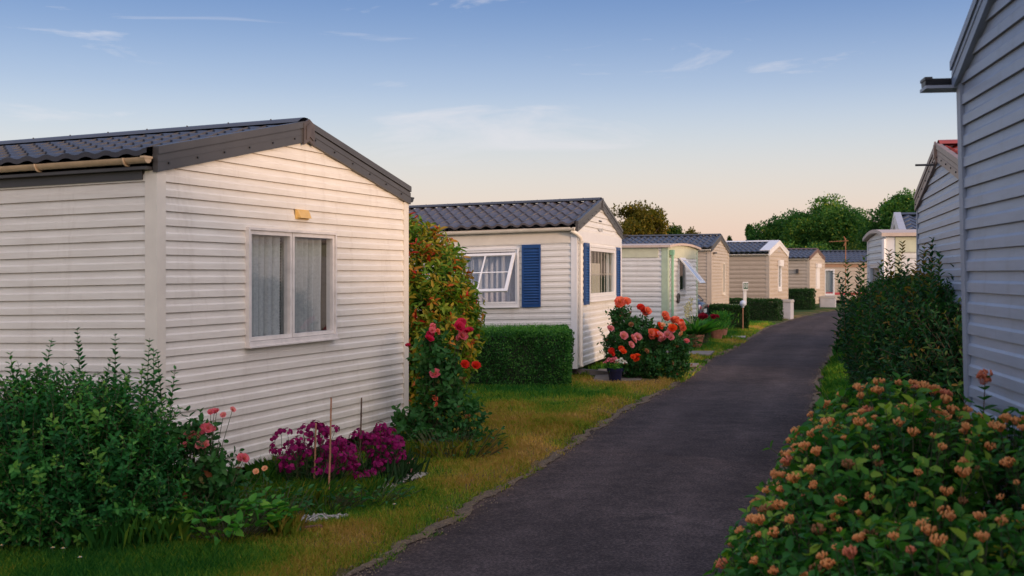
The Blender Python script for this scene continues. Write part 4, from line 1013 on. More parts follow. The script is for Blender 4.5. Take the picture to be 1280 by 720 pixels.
def tree(loc, H_, crown, n_leaf, mat, label, seed, leaf=.16, trunk=.18, nblob=34, group='trees beyond the homes', conical=False, blobr=(.16, .30), gap=.0, name='broadleaf_tree'):
    """crown = (cx, cy, cz, rx, ry, rz) local."""
    rng = np.random.default_rng(seed); e = empty(name, loc); tag(e, label, 'tree', group)
    cx, cy, cz, rx_, ry, rz = crown; u = rand_unit(nblob, rng) * (rng.random((nblob, 1)) ** .45)
    if conical: zf = rng.random(nblob) ** 1.3; an = rng.random(nblob) * 6.28; rr = (1 - zf * .92) * rng.random(nblob) ** .5; u = np.stack([rr * np.cos(an), rr * np.sin(an), zf * 2 - 1], 1)
    C = np.array([cx, cy, cz]) + u * np.array([rx_, ry, rz]) * .80
    R = rng.uniform(*blobr, nblob)[:, None] * np.array([(rx_ + ry) / 2, (rx_ + ry) / 2, (rx_ + rz) / 2.6]) * np.where(conical, .7, 1)
    per = n_leaf // nblob; lv = Leaves()
    for c, r in zip(C, R):
        d = rand_unit(per, rng); d[:, 2] = np.abs(d[:, 2]) * .9 + d[:, 2] * .1 if False else d[:, 2]
        rad = 1 + rng.normal(0, .16, per); clump = vnoise(d[:, 0] * 2 + c[0], d[:, 1] * 2 + d[:, 2] * 2 + c[2], 1.9, seed + 3); rad *= .62 + .7 * clump
        P = c + d * r * rad[:, None]; ok = P[:, 2] > .15
        if gap: ok &= vnoise(P[:, 0] + 50, P[:, 2] + P[:, 1] * .5 + 50, 1.2, seed + 8) > gap
        P = P[ok]; d = d[ok]; k = len(P); A = unit(d * .6 + rand_unit(k, rng)); tn = np.clip(rng.normal(.42, .20, k) + (rng.random() - .5) * .45, 0, 1)
        lv.add(P, A, unit(rand_unit(k, rng) + np.array([0, 0, .6])), leaf * rng.uniform(.7, 1.3, k), leaf * .62, tn)
    lv.build('crown', M[mat], e, fold=.1)
    mb = MB(); pts = [(0, 0, -.05), (rng.normal(0, .04), 0, H_ * .2), (cx * .4 + rng.normal(0, .1), cy * .4, H_ * .45), (cx, cy, H_ * .75)]
    mb.tube(pts, [trunk, trunk * .8, trunk * .6, trunk * .2], 9); to = obj('trunk', mb, M['bark'], e, True)
    for i in range(min(10, nblob)):
        t = rng.uniform(.25, .8); a = Vector((cx * t, cy * t, H_ * (.15 + .55 * t))); c = Vector(C[i]); mid = (a + c) / 2 + Vector((0, 0, -.15))
        lb = MB(); lb.tube([a, mid, c], [trunk * .4, trunk * .26, trunk * .08], 6); obj('limb', lb, M['bark'], to, True)
    return e

# ---- left foreground shrub (privet like)
rng = np.random.default_rng(5)
# pixel to ground helper used while measuring: X = (px-640)/1471*Y
tall = []
for px, h in ((45, .34), (110, .44), (205, .22), (242, .50), (296, .32), (342, .46), (415, .28), (432, .44), (455, .38), (480, .34), (505, .26)):
    Y = 7.45 + rng.uniform(-.1, .2); X = (px / 2.37 - 640) / 1471 * Y
    tall.append((X + 2.95, Y - 7.3, .84, h, (rng.normal(.02, .12), rng.normal(0, .06))))
leafy_shrub('privet_shrub', (-2.95, 7.3, 0),
            [((-.55, .05, .46), (.62, .42, .56)), ((.02, .0, .50), (.60, .44, .53)), ((.44, .0, .45), (.40, .38, .52)), ((-.95, .1, .44), (.5, .4, .55)), ((.62, .05, .33), (.29, .30, .39))],
            1700, .060, 'privet', 'large bushy green shrub with upright leafy shoots before the cream home', 'shrub',
            L=(.22, .40), step=.030, wide=.50, up=.62, inner=.7, tall=tall, seed=5, spread=1.05, tallk=(1.15, .95, .5))
# airy sprays leaning right out of the shrub
# ---- photinia
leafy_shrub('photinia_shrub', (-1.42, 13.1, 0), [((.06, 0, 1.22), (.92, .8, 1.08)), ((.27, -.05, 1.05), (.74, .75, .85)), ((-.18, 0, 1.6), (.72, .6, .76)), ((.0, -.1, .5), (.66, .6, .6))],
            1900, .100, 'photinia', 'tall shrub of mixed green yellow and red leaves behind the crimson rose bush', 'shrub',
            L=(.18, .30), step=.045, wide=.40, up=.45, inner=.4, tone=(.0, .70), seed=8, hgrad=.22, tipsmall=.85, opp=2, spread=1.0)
# ---- hedge by the blue shutter home
hedge((.02, 17.75, 0), math.radians(-1.5), 1.70, 1.25, .87, 26000, 'dense clipped green hedge below the open window of the blue shuttered home', leaf=.034, seed=3, lowleft=(-.62, .08))
# ---- distant hedges
hedge((6.42, 34.9, 0), math.radians(-4), 1.12, .75, .76, 9000, 'low dark hedge with a globe lamp before it, nearest hedge past the flower pots', leaf=.045, mat='hedge_dark', seed=4, round_=.08)
hedge((8.60, 42.9, 0), math.radians(-23), 2.4, .8, .78, 8000, 'long low hedge under the sand brown home with white roof edges', leaf=.05, mat='hedge_dark', seed=5, round_=.12)
hedge((13.55, 55.4, 0), math.radians(-25), 1.3, .9, .98, 5000, 'short square dark hedge beside the far beige home with the roller shutter', leaf=.06, mat='hedge_dark', seed=6, round_=.12)

# ---- tall shrub on the right
tall = []
for px, top, Y in ((1062, 330, 13.4), (1078, 322, 14.2), (1095, 345, 12.2), (1112, 318, 12.8), (1123, 308, 13.4), (1135, 340, 11.2), (1150, 310, 11.6), (1163, 300, 11.9), (1172, 322, 11.0), (1188, 314, 10.7), (1196, 305, 10.9), (1070, 355, 11.4), (1085, 362, 10.9), (1142, 330, 12.6), (1056, 345, 14.5), (1072, 338, 12.6), (1088, 330, 13.6), (1101, 325, 13.9), (1106, 338, 11.8), (1118, 330, 12.2), (1128, 322, 12.0), (1156, 322, 12.4), (1168, 312, 12.2), (1181, 318, 11.6), (1192, 325, 11.3), (1050, 362, 13.0), (1060, 350, 12.2), (1160, 330, 10.4), (1176, 335, 10.0)):
    X = (px - 640) / 1471 * Y; z = EYE + (343 - top) / 1471 * Y; tall.append((X - 4.0 - rng.normal(0, .02), Y - 12, z - .72, .74, (rng.normal(0, .06), rng.normal(0, .05))))
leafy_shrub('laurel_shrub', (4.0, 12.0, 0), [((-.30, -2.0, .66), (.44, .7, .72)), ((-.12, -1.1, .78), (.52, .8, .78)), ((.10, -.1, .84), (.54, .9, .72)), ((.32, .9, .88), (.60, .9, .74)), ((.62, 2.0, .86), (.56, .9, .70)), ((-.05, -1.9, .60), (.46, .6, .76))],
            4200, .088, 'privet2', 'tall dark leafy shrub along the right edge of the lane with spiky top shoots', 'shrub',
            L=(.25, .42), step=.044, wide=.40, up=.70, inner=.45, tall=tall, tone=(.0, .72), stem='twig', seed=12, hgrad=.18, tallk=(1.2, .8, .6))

# ---- foreground flowering bush, right
blobs = [((.10, 0, .54), (.56, .64, .56)), ((.20, .45, .58), (.50, .60, .58)), ((-.24, -.25, .39), (.43, .56, .40)), ((.45, -.2, .54), (.40, .7, .54)), ((.08, -.85, .38), (.70, .52, .44)), ((-.14, .30, .34), (.39, .48, .42))]
bl_loc = (1.50, 4.75, 0)
e = leafy_shrub('flowering_shrub', bl_loc, blobs, 2000, .060, 'hyp_leaf', 'broad leaved bush covered in salmon bud clusters, nearest in the lower right corner', 'flowering shrub',
                L=(.14, .26), step=.038, wide=.60, up=.6, inner=.7, tone=(.0, .8), seed=21, tipsmall=.8, fold=.10, droop=.22, spread=1.1)
rng = np.random.default_rng(33)
p, nn = blob_points(blobs, 2600, rng, zmin=.2); keep = []
for i in range(len(p)):
    if nn[i][2] < -.05 or nn[i][1] > .45 or p[i][1] < -1.0 or p[i][0] > .62 + .2 * p[i][1]: continue
    if all(np.linalg.norm(p[i] - p[j]) > .062 for j in keep): keep.append(i)
keep = keep[:230]; A_, B_ = [], []; extra = []
for c, i in enumerate(keep):
    d = unit(nn[i] * .7 + np.array([0, 0, .8]) + rng.normal(0, .12, 3)); P = p[i] + d * .065
    o = put(flower('bud', .046, rng.choice(['bud', 'bud', 'bud', 'bud', 'bud2', 'dead']), int(rng.integers(6))), 'bud_cluster', e, tuple(P), tuple(d), rng.uniform(.5, 1.25))
    if c >= 90: extra.append(o)
    A_.append(P - d * .12); B_.append(P - d * .005)
for (x, y, z) in ((.35, -.1, 1.02), (.30, -.55, .80), (.48, -.50, .84), (.15, -.75, .75), (.52, -.75, .78), (.02, -.95, .62), (.38, -.85, .72)):
    P = np.array([x, y, z]); put(flower('five', .06, 'p_yellow', 1), 'yellow_flower', e, tuple(P), (0, -.4, .9)); A_.append(P - np.array([0, 0, .12])); B_.append(P)
tag(sticks('stalk_mass', np.array(A_), np.array(B_), .003, .002, M['stem'], e), kind='stuff')
# the clusters past the first ninety become one part
bpy.context.view_layer.update(); vs, fs, tn_ = [], [], []
for o in extra:
    mw = Matrix.LocRotScale(o.location, o.rotation_quaternion, o.scale); k0 = len(vs)
    vs += [tuple(mw @ v.co) for v in o.data.vertices]; fs += [[q + k0 for q in p_.vertices] for p_ in o.data.polygons]; tn_ += [d_.value for d_ in o.data.attributes['tone'].data]; bpy.data.objects.remove(o)
me = bpy.data.meshes.new('bud_clusters'); me.from_pydata(vs, [], fs); me.materials.append(M['bud']); at_ = me.attributes.new('tone', 'FLOAT', 'POINT'); at_.data.foreach_set('value', np.array(tn_, dtype=np.float32))
tag(link('bud_clusters', me, e), kind='stuff')
# taller sprig against the wall
for S, D, ln_ in (([.50, .28, .80], [.05, 0, 1.], .46), ([.62, .10, .75], [.1, 0, 1.], .34), ([.70, .30, .75], [.05, 0, 1.], .30)):
    lv = Leaves(); a, b = shoots(lv, np.array([S]), np.array([D]), np.array([ln_]), .042, np.array([.09]), .5, rng, (.0, .3), bend=.05)
    so_ = lv.build('tall_sprig', M['hyp_leaf'], e, fold=.1, droop=.35); sticks('sprig_stem', a, b, .004, .002, M['twig'], so_); q = b[0]
    for k in range(2): put(flower('bud', .06, 'bud2', k), 'bud_cluster', e, tuple(q + rng.normal(0, .012, 3)), (rng.normal(0, .3), -.2, 1))

# ---- rose bushes
def W(px, py, Y): return ((px - 640) / 1471 * Y, Y, EYE + (343 - py) / 1471 * Y)
def loc_fl(base, items): return [(W(px, py, Y)[0] - base[0], Y - base[1], W(px, py, Y)[2], c, s, n) for px, py, Y, c, s, n in items]
b0 = (-2.02, 7.55, 0)
rose_bush(b0, [((-.02, 0, .50), (.13, .12, .26)), ((-.12, 0, .60), (.12, .10, .13)), ((.10, 0, .42), (.16, .12, .18)), ((.0, 0, .28), (.2, .15, .22))], 150, 'small rose bush with pink blooms against the cream wall, beside the big green shrub',
          loc_fl(b0, [(240, 545, 7.5, 'p_softpink', .055, 5), (256, 537, 7.5, 'p_pink', .055, 5), (248, 556, 7.45, 'p_softpink', .055, 4), (233, 552, 7.5, 'p_pink', .045, 2), (270, 515, 7.5, 'p_pink', .045, 3), (282, 513, 7.5, 'p_softpink', .04, 2), (304, 572, 7.45, 'p_pink', .055, 2), (320, 590, 7.4, 'p_peach', .04, 1), (331, 586, 7.4, 'p_peach', .04, 1), (262, 536, 7.5, 'p_pink', .035, 2)]), seed=41, leaf=.056, stalks=((0, 0, .55, .02, .0, .83),))
b0 = (-.67, 10.95, 0)
rose_bush(b0, [((0, 0, .68), (.20, .18, .30)), ((.04, 0, .30), (.36, .28, .27)), ((-.06, 0, .95), (.15, .15, .22)), ((-.26, -.05, .24), (.20, .2, .20))], 250, 'tall rose bush with crimson blooms at the corner of the cream home',
          loc_fl(b0, [(576, 412, 10.9, 'p_crimson', .10, 3), (577, 425, 10.9, 'p_pink', .09, 2), (544, 468, 10.75, 'p_pink', .11, 1), (583, 458, 10.85, 'p_red', .09, 2), (541, 412, 10.9, 'p_pink', .07, 2), (534, 422, 10.9, 'p_crimson', .08, 2), (547, 415, 10.9, 'p_coral', .06, 1), (543, 501, 10.8, 'p_coral', .06, 2), (585, 521, 10.8, 'dead', .05, 1), (510, 432, 11.0, 'p_crimson', .05, 1), (520, 525, 10.8, 'dead', .05, 1), (549, 523, 10.8, 'p_yellow', .035, 1)]),
          seed=42, leaf=.066, stalks=((0.1, 0, .5, .30, -.05, .62), (-.25, -.05, .25, -.42, -.12, .48), (-.25, -.05, .25, -.38, -.1, .33), (0, 0, .8, -.02, 0, 1.24)))
b0 = (2.10, 18.9, 0)
fl = [(775, 378, 18.6, 'p_coral', .16, 1), (783, 377, 18.6, 'p_coral', .14, 1), (773, 381, 18.6, 'p_orange', .12, 1), (800, 388, 18.7, 'p_red', .12, 2), (807, 391, 18.7, 'p_coral', .13, 2), (827, 398, 18.8, 'p_coral', .12, 2), (833, 399, 18.8, 'p_orange', .11, 1), (838, 402, 18.8, 'p_coral', .12, 2), (845, 405, 18.8, 'p_coral', .13, 2), (853, 409, 18.8, 'p_coral', .12, 2), (851, 403, 18.9, 'p_orange', .10, 1), (824, 408, 18.6, 'p_orange', .12, 1), (828, 407, 18.6, 'p_peach', .11, 1), (829, 414, 18.5, 'p_orange', .13, 2), (836, 417, 18.5, 'p_softpink', .13, 2), (838, 409, 18.6, 'p_peach', .11, 1), (838, 422, 18.5, 'p_softpink', .12, 1), (813, 415, 18.5, 'p_coral', .12, 2), (815, 421, 18.5, 'p_coral', .12, 1), (820, 420, 18.5, 'p_softpink', .13, 2),
      (785, 427, 18.4, 'p_softpink', .13, 2), (792, 428, 18.4, 'p_softpink', .15, 2), (763, 411, 18.5, 'p_softpink', .10, 2), (765, 438, 18.35, 'p_red', .10, 2), (772, 437, 18.35, 'p_orange', .10, 2), (776, 438, 18.35, 'p_red', .09, 1), (791, 444, 18.3, 'p_orange', .10, 2), (796, 450, 18.3, 'p_orange', .11, 1), (795, 446, 18.3, 'p_red', .08, 1), (858, 427, 18.7, 'p_pink', .11, 1), (852, 418, 18.7, 'p_peach', .10, 1), (808, 439, 18.4, 'dead', .08, 1), (846, 434, 18.6, 'dead', .07, 1), (789, 406, 18.6, 'dead', .08, 1)]
rose_bush(b0, [((0, 0, .48), (.50, .42, .46)), ((.32, .0, .50), (.42, .40, .36)), ((-.35, -.1, .50), (.28, .25, .36)), ((-.38, -.1, .95), (.14, .14, .24)), ((.1, -.05, .25), (.62, .4, .26)), ((-.1, -.1, .75), (.25, .25, .25))], 900, 'wide rose bush crowded with coral orange and pink blooms beside the blue potted plant',
          loc_fl(b0, fl), seed=43, leaf=.055, stalks=((-.4, -.1, .8, -.40, -.3, 1.25), (-.55, -.1, .55, -.72, -.15, .85)))

# ---- magenta flowers with canes
def stock(loc, pts, label, seed, h, mat='p_purple', size=.055, name='stock_plant'):
    rng = np.random.default_rng(seed); e = empty(name, loc); tag(e, label, 'flowering plant', 'magenta flowers along the cream wall'); lv = Leaves(); A, B = [], []
    for (x, y, z) in pts:
        b0 = np.array([x * .45 + rng.normal(0, .05), y * .6 + rng.normal(0, .05), 0]); t = np.array([x, y, z])
        put(flower('five', size, mat, int(rng.integers(4))), 'flower_head', e, tuple(t), (rng.normal(.0, .35), -.55 + rng.normal(0, .3), .8), rng.uniform(.8, 1.25)); A.append(b0); B.append(t)
        k = 7; f = rng.uniform(.1, .8, k)[:, None]; pp = b0 + (t - b0) * f
        lv.add(pp, rand_unit(k, rng) * .8 + np.array([0, 0, .7]), rand_unit(k, rng), rng.uniform(.05, .10, k), .009, rng.uniform(0, .7, k))
    k = 260; pp = np.stack([rng.normal(0, h[0] * .4, k), rng.normal(0, h[1] * .4, k), np.zeros(k)], 1); lv.add(pp, rng.normal(size=(k, 3)) * .35 + np.array([0, 0, 1.]), rand_unit(k, rng), rng.uniform(.12, .30, k), .008, rng.uniform(0, .6, k))
    lv.build('foliage', M['blade_leaf'], e, droop=.25); sticks('stems', np.array(A), np.array(B), .003, .002, M['stem'], e); return e
def heads(cx, cz, rx_, rz, n, Y, rng, base):
    out = []
    for _ in range(n):
        a, r = rng.random() * 6.28, math.sqrt(rng.random()); px, py = cx + rx_ * r * cos(a), cz + rz * r * sin(a); y = Y + rng.normal(0, .09) + (py - cz) * -.003; X, _, Z = W(px, py, y); out.append((X - base[0], y - base[1], max(.1, Z)))
    return out
rng = np.random.default_rng(51)
b1 = (-1.57, 8.75, 0); pts = heads(388, 562, 50, 31, 74, 8.7, rng, b1) + heads(425, 575, 26, 18, 16, 8.85, rng, b1) + heads(395, 538, 40, 9, 6, 8.7, rng, b1)
stock(b1, pts[:96], 'dense clump of magenta flowers with thin canes, left half of the flower bed', 52, (.26, .18))
b1 = (-1.06, 9.35, 0); pts = heads(466, 563, 38, 28, 68, 9.3, rng, b1) + heads(450, 597, 26, 13, 14, 9.1, rng, b1) + heads(478, 539, 22, 8, 6, 9.4, rng, b1)
stock(b1, pts[:88], 'dense clump of magenta flowers nearest the rose bush at the house corner', 53, (.24, .18))
b1 = (-.92, 9.65, 0); stock(b1, heads(508, 578, 16, 12, 12, 9.6, rng, b1), 'small low plant with sparse pale mauve flowers, right of the magenta clumps', 54, (.14, .12), 'p_softpink', .025, 'mauve_plant')
for (px, py0, py1, Y, lab) in ((384, 495, 625, 8.45, 'tallest cane, orange brown, standing in the left magenta clump'), (356, 515, 600, 8.6, 'short thin cane in the left magenta clump, left of the tallest cane'), (547, 495, 600, 9.3, 'grey brown cane rising from the right magenta clump')):
    px = {384: 414, 356: 395, 547: 452}[px]
    X0, _, _ = W(px - 4, py1, Y); X1, _, Z1 = W(px, py0 + (2 if px != 395 else 14), Y); mb = MB(); mb.tube([(0, 0, 0), ((X1 - X0) * .5 + .004, 0, Z1 * .5), (X1 - X0, 0, Z1)], [.0075, .007, .006], 7)
    for q in (.3, .55, .8): mb.ball(((X1 - X0) * q + .002, 0, Z1 * q), .0095, 7, 5, sc=(1, 1, .6))
    o = obj('garden_cane', mb, M['bamboo' if px != 452 else 'twig'], None, True); o.location = (X0, Y, 0); tag(o, lab, 'cane', 'canes in the flower bed')

# ---- leafy plants in the bed
def clump(loc, n, L, Wd, mat, label, seed, name, cat='plant', h=.35, spread=.8, group='leafy bedding plants', droop=.3, rad=.12, tone=(0, .9)):
    rng = np.random.default_rng(seed); e = empty(name, loc); tag(e, label, cat, group); lv = Leaves()
    k = n; a = rng.random(k) * 6.28; r = rad * np.sqrt(rng.random(k)); B = np.stack([r * np.cos(a), r * np.sin(a), np.zeros(k)], 1); T = B * (1 + 1.6 * spread) + np.stack([rng.normal(0, .03, k), rng.normal(0, .03, k), h * rng.uniform(.35, 1, k)], 1)
    ax = unit(np.stack([np.cos(a), np.sin(a), .5 + 0 * a], 1) + rng.normal(size=(k, 3)) * .35); lv.add(T, ax, np.array([0, 0, 1.]) + rng.normal(size=(k, 3)) * .3, L * rng.uniform(.7, 1.2, k), L * Wd * rng.uniform(.8, 1.1, k), rng.uniform(*tone, k))
    lv.build('foliage', M[mat], e, fold=.1, droop=droop); sticks('stems', B, T, .004, .002, M['stem'], e); return e
clump((-1.80, 7.46, 0), 230, .088, .62, 'bright_leaf', 'bright green low leafy plant under the pink rose', 61, 'leafy_plant', h=.26, rad=.16)
clump((-1.62, 7.75, 0), 160, .06, .5, 'rose_leaf', 'darker low plant between the bright green one and the magenta flowers', 62, 'leafy_plant', h=.30, rad=.15)
clump((-1.32, 8.35, 0), 120, .05, .5, 'privet', 'small green seedling clump in front of the left magenta flowers', 63, 'leafy_plant', h=.2, rad=.14)
clump((-1.08, 8.60, 0), 140, .045, .5, 'rose_leaf', 'small leafy clump at the gravel edge below the right magenta flowers', 64, 'leafy_plant', h=.16, rad=.16)
clump((-.52, 10.6, 0), 200, .05, .6, 'rose_leaf', 'low dark leafy plant at the foot of the crimson rose bush', 65, 'leafy_plant', h=.32, rad=.2)

# ---- potted plants by the green trimmed home
def pot_mb(r, h, rim=.02, n=26): return MB().lathe([(0, .0), (r * .70, .0), (r * .72, .01), (r * .97, h - .05), (r * 1.04, h - .05), (r * 1.06, h), (r * .97, h), (r * .93, h - .03), (0, h - .035)], n=n)
def potted(name, loc, r, h, potm, label, group='potted plants by the lane'):
    e = empty(name, loc); tag(e, label, 'potted plant', group); obj('pot', pot_mb(r, h), M[potm], e, True); mb = MB().lathe([(0, h - .028), (r * .93, h - .03)], n=20); obj('soil', mb, M['soil'], e); return e
rng = np.random.default_rng(71)
e = potted('potted_flowers', (1.60, 18.25, zl(1.6, 18.25)), .125, .20, 'blue_pot', 'dark blue pot of pink and white flowers on the grass by the coral rose bush')
lv = Leaves(); k = 170; P = np.stack([rng.normal(0, .07, k), rng.normal(0, .07, k), rng.uniform(.18, .27, k)], 1); lv.add(P, rand_unit(k, rng) + np.array([0, 0, .3]), rand_unit(k, rng) + np.array([0, 0, 1]), .05, .028, rng.random(k)); lv.build('foliage', M['bright_leaf'], e)
for k in range(26):
    x, y = rng.normal(-.03 if k < 17 else .10, .055), rng.normal(-.02, .05); put(flower('five', .05, 'p_pink' if k < 17 else 'p_white', k % 3), 'flower', e, (x, y, .26 + rng.random() * .10 - abs(x) * .2), (rng.normal(0, .3), -.5, 1))
e = potted('potted_lily', (4.10, 26.3, zl(4.1, 26.3)), .19, .30, 'terracotta', 'big terracotta pot with sword leaves and cream flower spikes')
lv = Leaves(); k = 60; a = rng.random(k) * 6.28; P = np.stack([np.cos(a) * .08, np.sin(a) * .08, np.full(k, .28)], 1); lv.add(P, np.stack([np.cos(a) * .75, np.sin(a) * .75, rng.uniform(.4, 1.4, k)], 1), np.stack([-np.cos(a), -np.sin(a), np.ones(k)], 1), rng.uniform(.35, .62, k), .075, rng.random(k) * .8); lv.build('foliage', M['bright_leaf'], e, droop=.25, wide=.42)
lv = Leaves(); k = 400; a = rng.random(k) * 6.28; P = np.stack([np.cos(a) * rng.random(k) * .25, np.sin(a) * rng.random(k) * .25, rng.uniform(.26, .5, k)], 1); lv.add(P, rand_unit(k, rng) + np.array([0, 0, .5]), rand_unit(k, rng), .12, .012, rng.random(k)); lv.build('undergrowth', M['rose_leaf'], e)
for x, y, z in ((-.17, 0, 1.02), (-.10, .03, 1.10), (-.22, -.03, .95)):
    sticks('flower_stem', np.array([[x * .3, y, .28]]), np.array([[x, y, z]]), .009, .006, M['p_cream'], e)
    lv = Leaves(); k = 36; P = np.stack([x + rng.normal(0, .014, k), y + rng.normal(0, .014, k), z - rng.random(k) * .28], 1); lv.add(P, rand_unit(k, rng) + np.array([0, 0, .2]), rand_unit(k, rng), .06, .03, rng.random(k)); lv.build('flower_spike', M['p_cream'], e)
for i, (x, y, lab, r, h) in enumerate(((5.15, 29.6, 'small terracotta pot with bright green tufty foliage, in front of the other small pot', .17, .27), (5.55, 31.2, 'terracotta pot with bright green foliage behind the smaller pot', .18, .30))):
    e = potted('potted_plant', (x, y, zl(x, y)), r, h, 'terracotta', lab)
    lv = Leaves(); k = 500; P = np.stack([rng.normal(0, .13, k), rng.normal(0, .13, k), rng.uniform(h - .02, h + (.32 if i else .10), k)], 1); lv.add(P, rand_unit(k, rng) + np.array([0, 0, 1.]), rand_unit(k, rng), .13, .02, rng.random(k)); lv.build('foliage', M['bright_leaf'], e)
clump((4.72, 29.6, 0), 420, .10, .35, 'rose_leaf', 'dark leafy plant between the lily pot and the small terracotta pots', 67, 'leafy_plant', h=.62, rad=.22, spread=.3)
clump((3.72, 25.9, 0), 260, .10, .35, 'rose_leaf', 'low dark plant just left of the lily pot', 68, 'leafy_plant', h=.35, rad=.2, spread=.5)
b0 = (4.45, 27.4, 0)
rose_bush(b0, [((0, 0, .45), (.12, .12, .22))], 60, 'slender standard rose with dark red blooms between the terracotta pots', loc_fl(b0, [(877, 393, 27.3, 'p_darkred', .13, 3), (881, 396, 27.3, 'p_darkred', .12, 3), (889, 397, 27.3, 'p_darkred', .13, 3), (893, 398, 27.3, 'p_darkred', .10, 2)]), seed=77, leaf=.05, stalks=((0, 0, 0, .02, 0, .75),))

# ---- trees
def T(px, top, Y, wpx, label, mat, seed, n=16000, base=.0, conical=False, leaf=.16, gap=0, name='broadleaf_tree', nb=34, blobr=(.16, .30)):
    X = (px - 640) / 1471 * Y; H_ = EYE + (343 - top) / 1471 * Y; rw = wpx / 1471 * Y / 2; cz = (H_ + H_ * base) / 2; rz = (H_ - H_ * base) / 2
    tree((X, Y, 0), H_, (0, 0, cz, rw, rw, rz), n, mat, label, seed, leaf, .03 * H_, nb, conical=conical, gap=gap, name=name, blobr=blobr)
T(797, 248, 52, 92, 'golden green open crowned tree showing above the blue shuttered home', 'tree_gold', 101, 30000, .30, leaf=.115, gap=.30, nb=80, blobr=(.20, .34))
T(758, 266, 56, 62, 'golden green tree half hidden behind the white gable', 'tree_gold', 102, 13000, .3, leaf=.12, gap=.3, nb=40, blobr=(.2, .32))
T(846, 280, 60, 40, 'low bushy green tree right of the golden tree', 'tree_oak', 103, 9000, .3, leaf=.12, nb=26, blobr=(.25, .4))
T(822, 276, 58, 44, 'low rounded green tree touching the golden tree', 'tree_oak', 104, 9000, .3, leaf=.12, nb=26, blobr=(.25, .4))
T(864, 283, 64, 34, 'small wispy tree at the right end of the low trees', 'tree_gold', 105, 7000, .3, leaf=.11, gap=.25, nb=30, blobr=(.2, .34))
T(882, 287, 66, 18, 'thin spindly treetop above the dark roof ridge', 'tree_gold', 106, 2500, .2, conical=True, leaf=.11, gap=.3, name='conifer_tree')
T(912, 290, 92, 15, 'tiny pointed treetop left of the big dark trees', 'tree_oak', 107, 2000, .2, conical=True, leaf=.14, gap=.3, name='conifer_tree')
T(937, 277, 95, 34, 'pointed dark conifer at the left end of the big trees', 'tree_pine', 108, 8000, .1, conical=True, leaf=.16, name='conifer_tree')
T(964, 272, 92, 60, 'mid height rounded tree left of the largest tree', 'tree_pine', 109, 16000, .2, leaf=.19, nb=44, blobr=(.22, .36))
T(992, 262, 96, 62, 'rounded tree merging into the left flank of the largest tree', 'tree_pine', 115, 16000, .2, leaf=.19, nb=44, blobr=(.22, .36))
T(1032, 242, 90, 120, 'largest broad green tree with a domed crown beyond the lane', 'tree_pine', 110, 42000, .22, leaf=.19, nb=100, blobr=(.17, .28))
T(1080, 262, 94, 66, 'lower dark tree filling the dip between the two big trees', 'tree_pine', 111, 16000, .2, leaf=.19, nb=44, blobr=(.22, .36))
T(1128, 237, 84, 104, 'big dark tree partly hidden behind the red roofed home', 'tree_pine', 112, 36000, .2, leaf=.18, nb=90, blobr=(.17, .28))
T(1165, 228, 80, 70, 'tall dark tree rising behind the brown gable board', 'tree_pine', 113, 18000, .2, leaf=.18, nb=44, blobr=(.22, .36))
T(1062, 298, 80, 64, 'low yellowish bushy tree behind the television aerial', 'tree_oak', 114, 10000, .1, leaf=.15, nb=30, blobr=(.3, .45))
T(1000, 298, 84, 96, 'low dark bushy tree under the large trees', 'tree_pine', 116, 12000, .1, leaf=.17, nb=40, blobr=(.25, .4))
# ------------------------------------------------------------------ small things along the lane
M['grit'] = plain('loose grit', (.19, .145, .095), .95, .55, 40)
def disc_verts(): pass
# numbered post
e = empty('number_post', (8.15, 41.2, 0)); tag(e, 'white post with a small green number plate in front of the sand brown home', 'sign post')
mb = MB(); mb.box(-.055, .055, -.035, .035, 0, 1.16); mb.box(-.065, .065, -.045, .045, 1.16, 1.19); obj('post', mb, M['plastic_white'], e)
mb = MB(); mb.box(-.085, .105, -.06, -.036, 1.14, 1.44); so_ = obj('sign_board', mb, M['plastic_white'], e)
mb = MB(); mb.box(-.055, .095, -.066, -.061, 1.19, 1.40); obj('number_plate', mb, M['sign_green'], so_)
for i, ch in enumerate('00'):
    cu = bpy.data.curves.new('digit', 'FONT'); cu.body = ch; cu.size = .20; cu.extrude = .001; cu.align_x = 'CENTER'; cu.align_y = 'CENTER'
    o = bpy.data.objects.new('tmp', cu); COL.objects.link(o); dg = bpy.context.evaluated_depsgraph_get(); me = bpy.data.meshes.new_from_object(o.evaluated_get(dg)); bpy.data.objects.remove(o)
    me.materials.clear(); me.materials.append(M['white']); d = link('digit', me, so_); d.location = (-.014 + i * .068, -.0685, 1.30); d.rotation_euler = (PI / 2, 0, 0); d.scale = (.52, 1, 1)
# globe garden lamp
e = empty('garden_lamp', (7.45, 37.9, 0)); tag(e, 'small garden lamp with a pale globe on a stick before the low dark hedge', 'garden lamp')
e.location = (6.72, 34.25, 0)
mb = MB(); mb.tube([(0, 0, 0), (0, 0, .76)], .016, 8); obj('pole', mb, M['bamboo'], e, True); mb = MB(); mb.ball((0, 0, .85), .095, 16, 12); mb.tube([(0, 0, .74), (0, 0, .78)], .04, 10); obj('globe', mb, M['globe'], e, True)
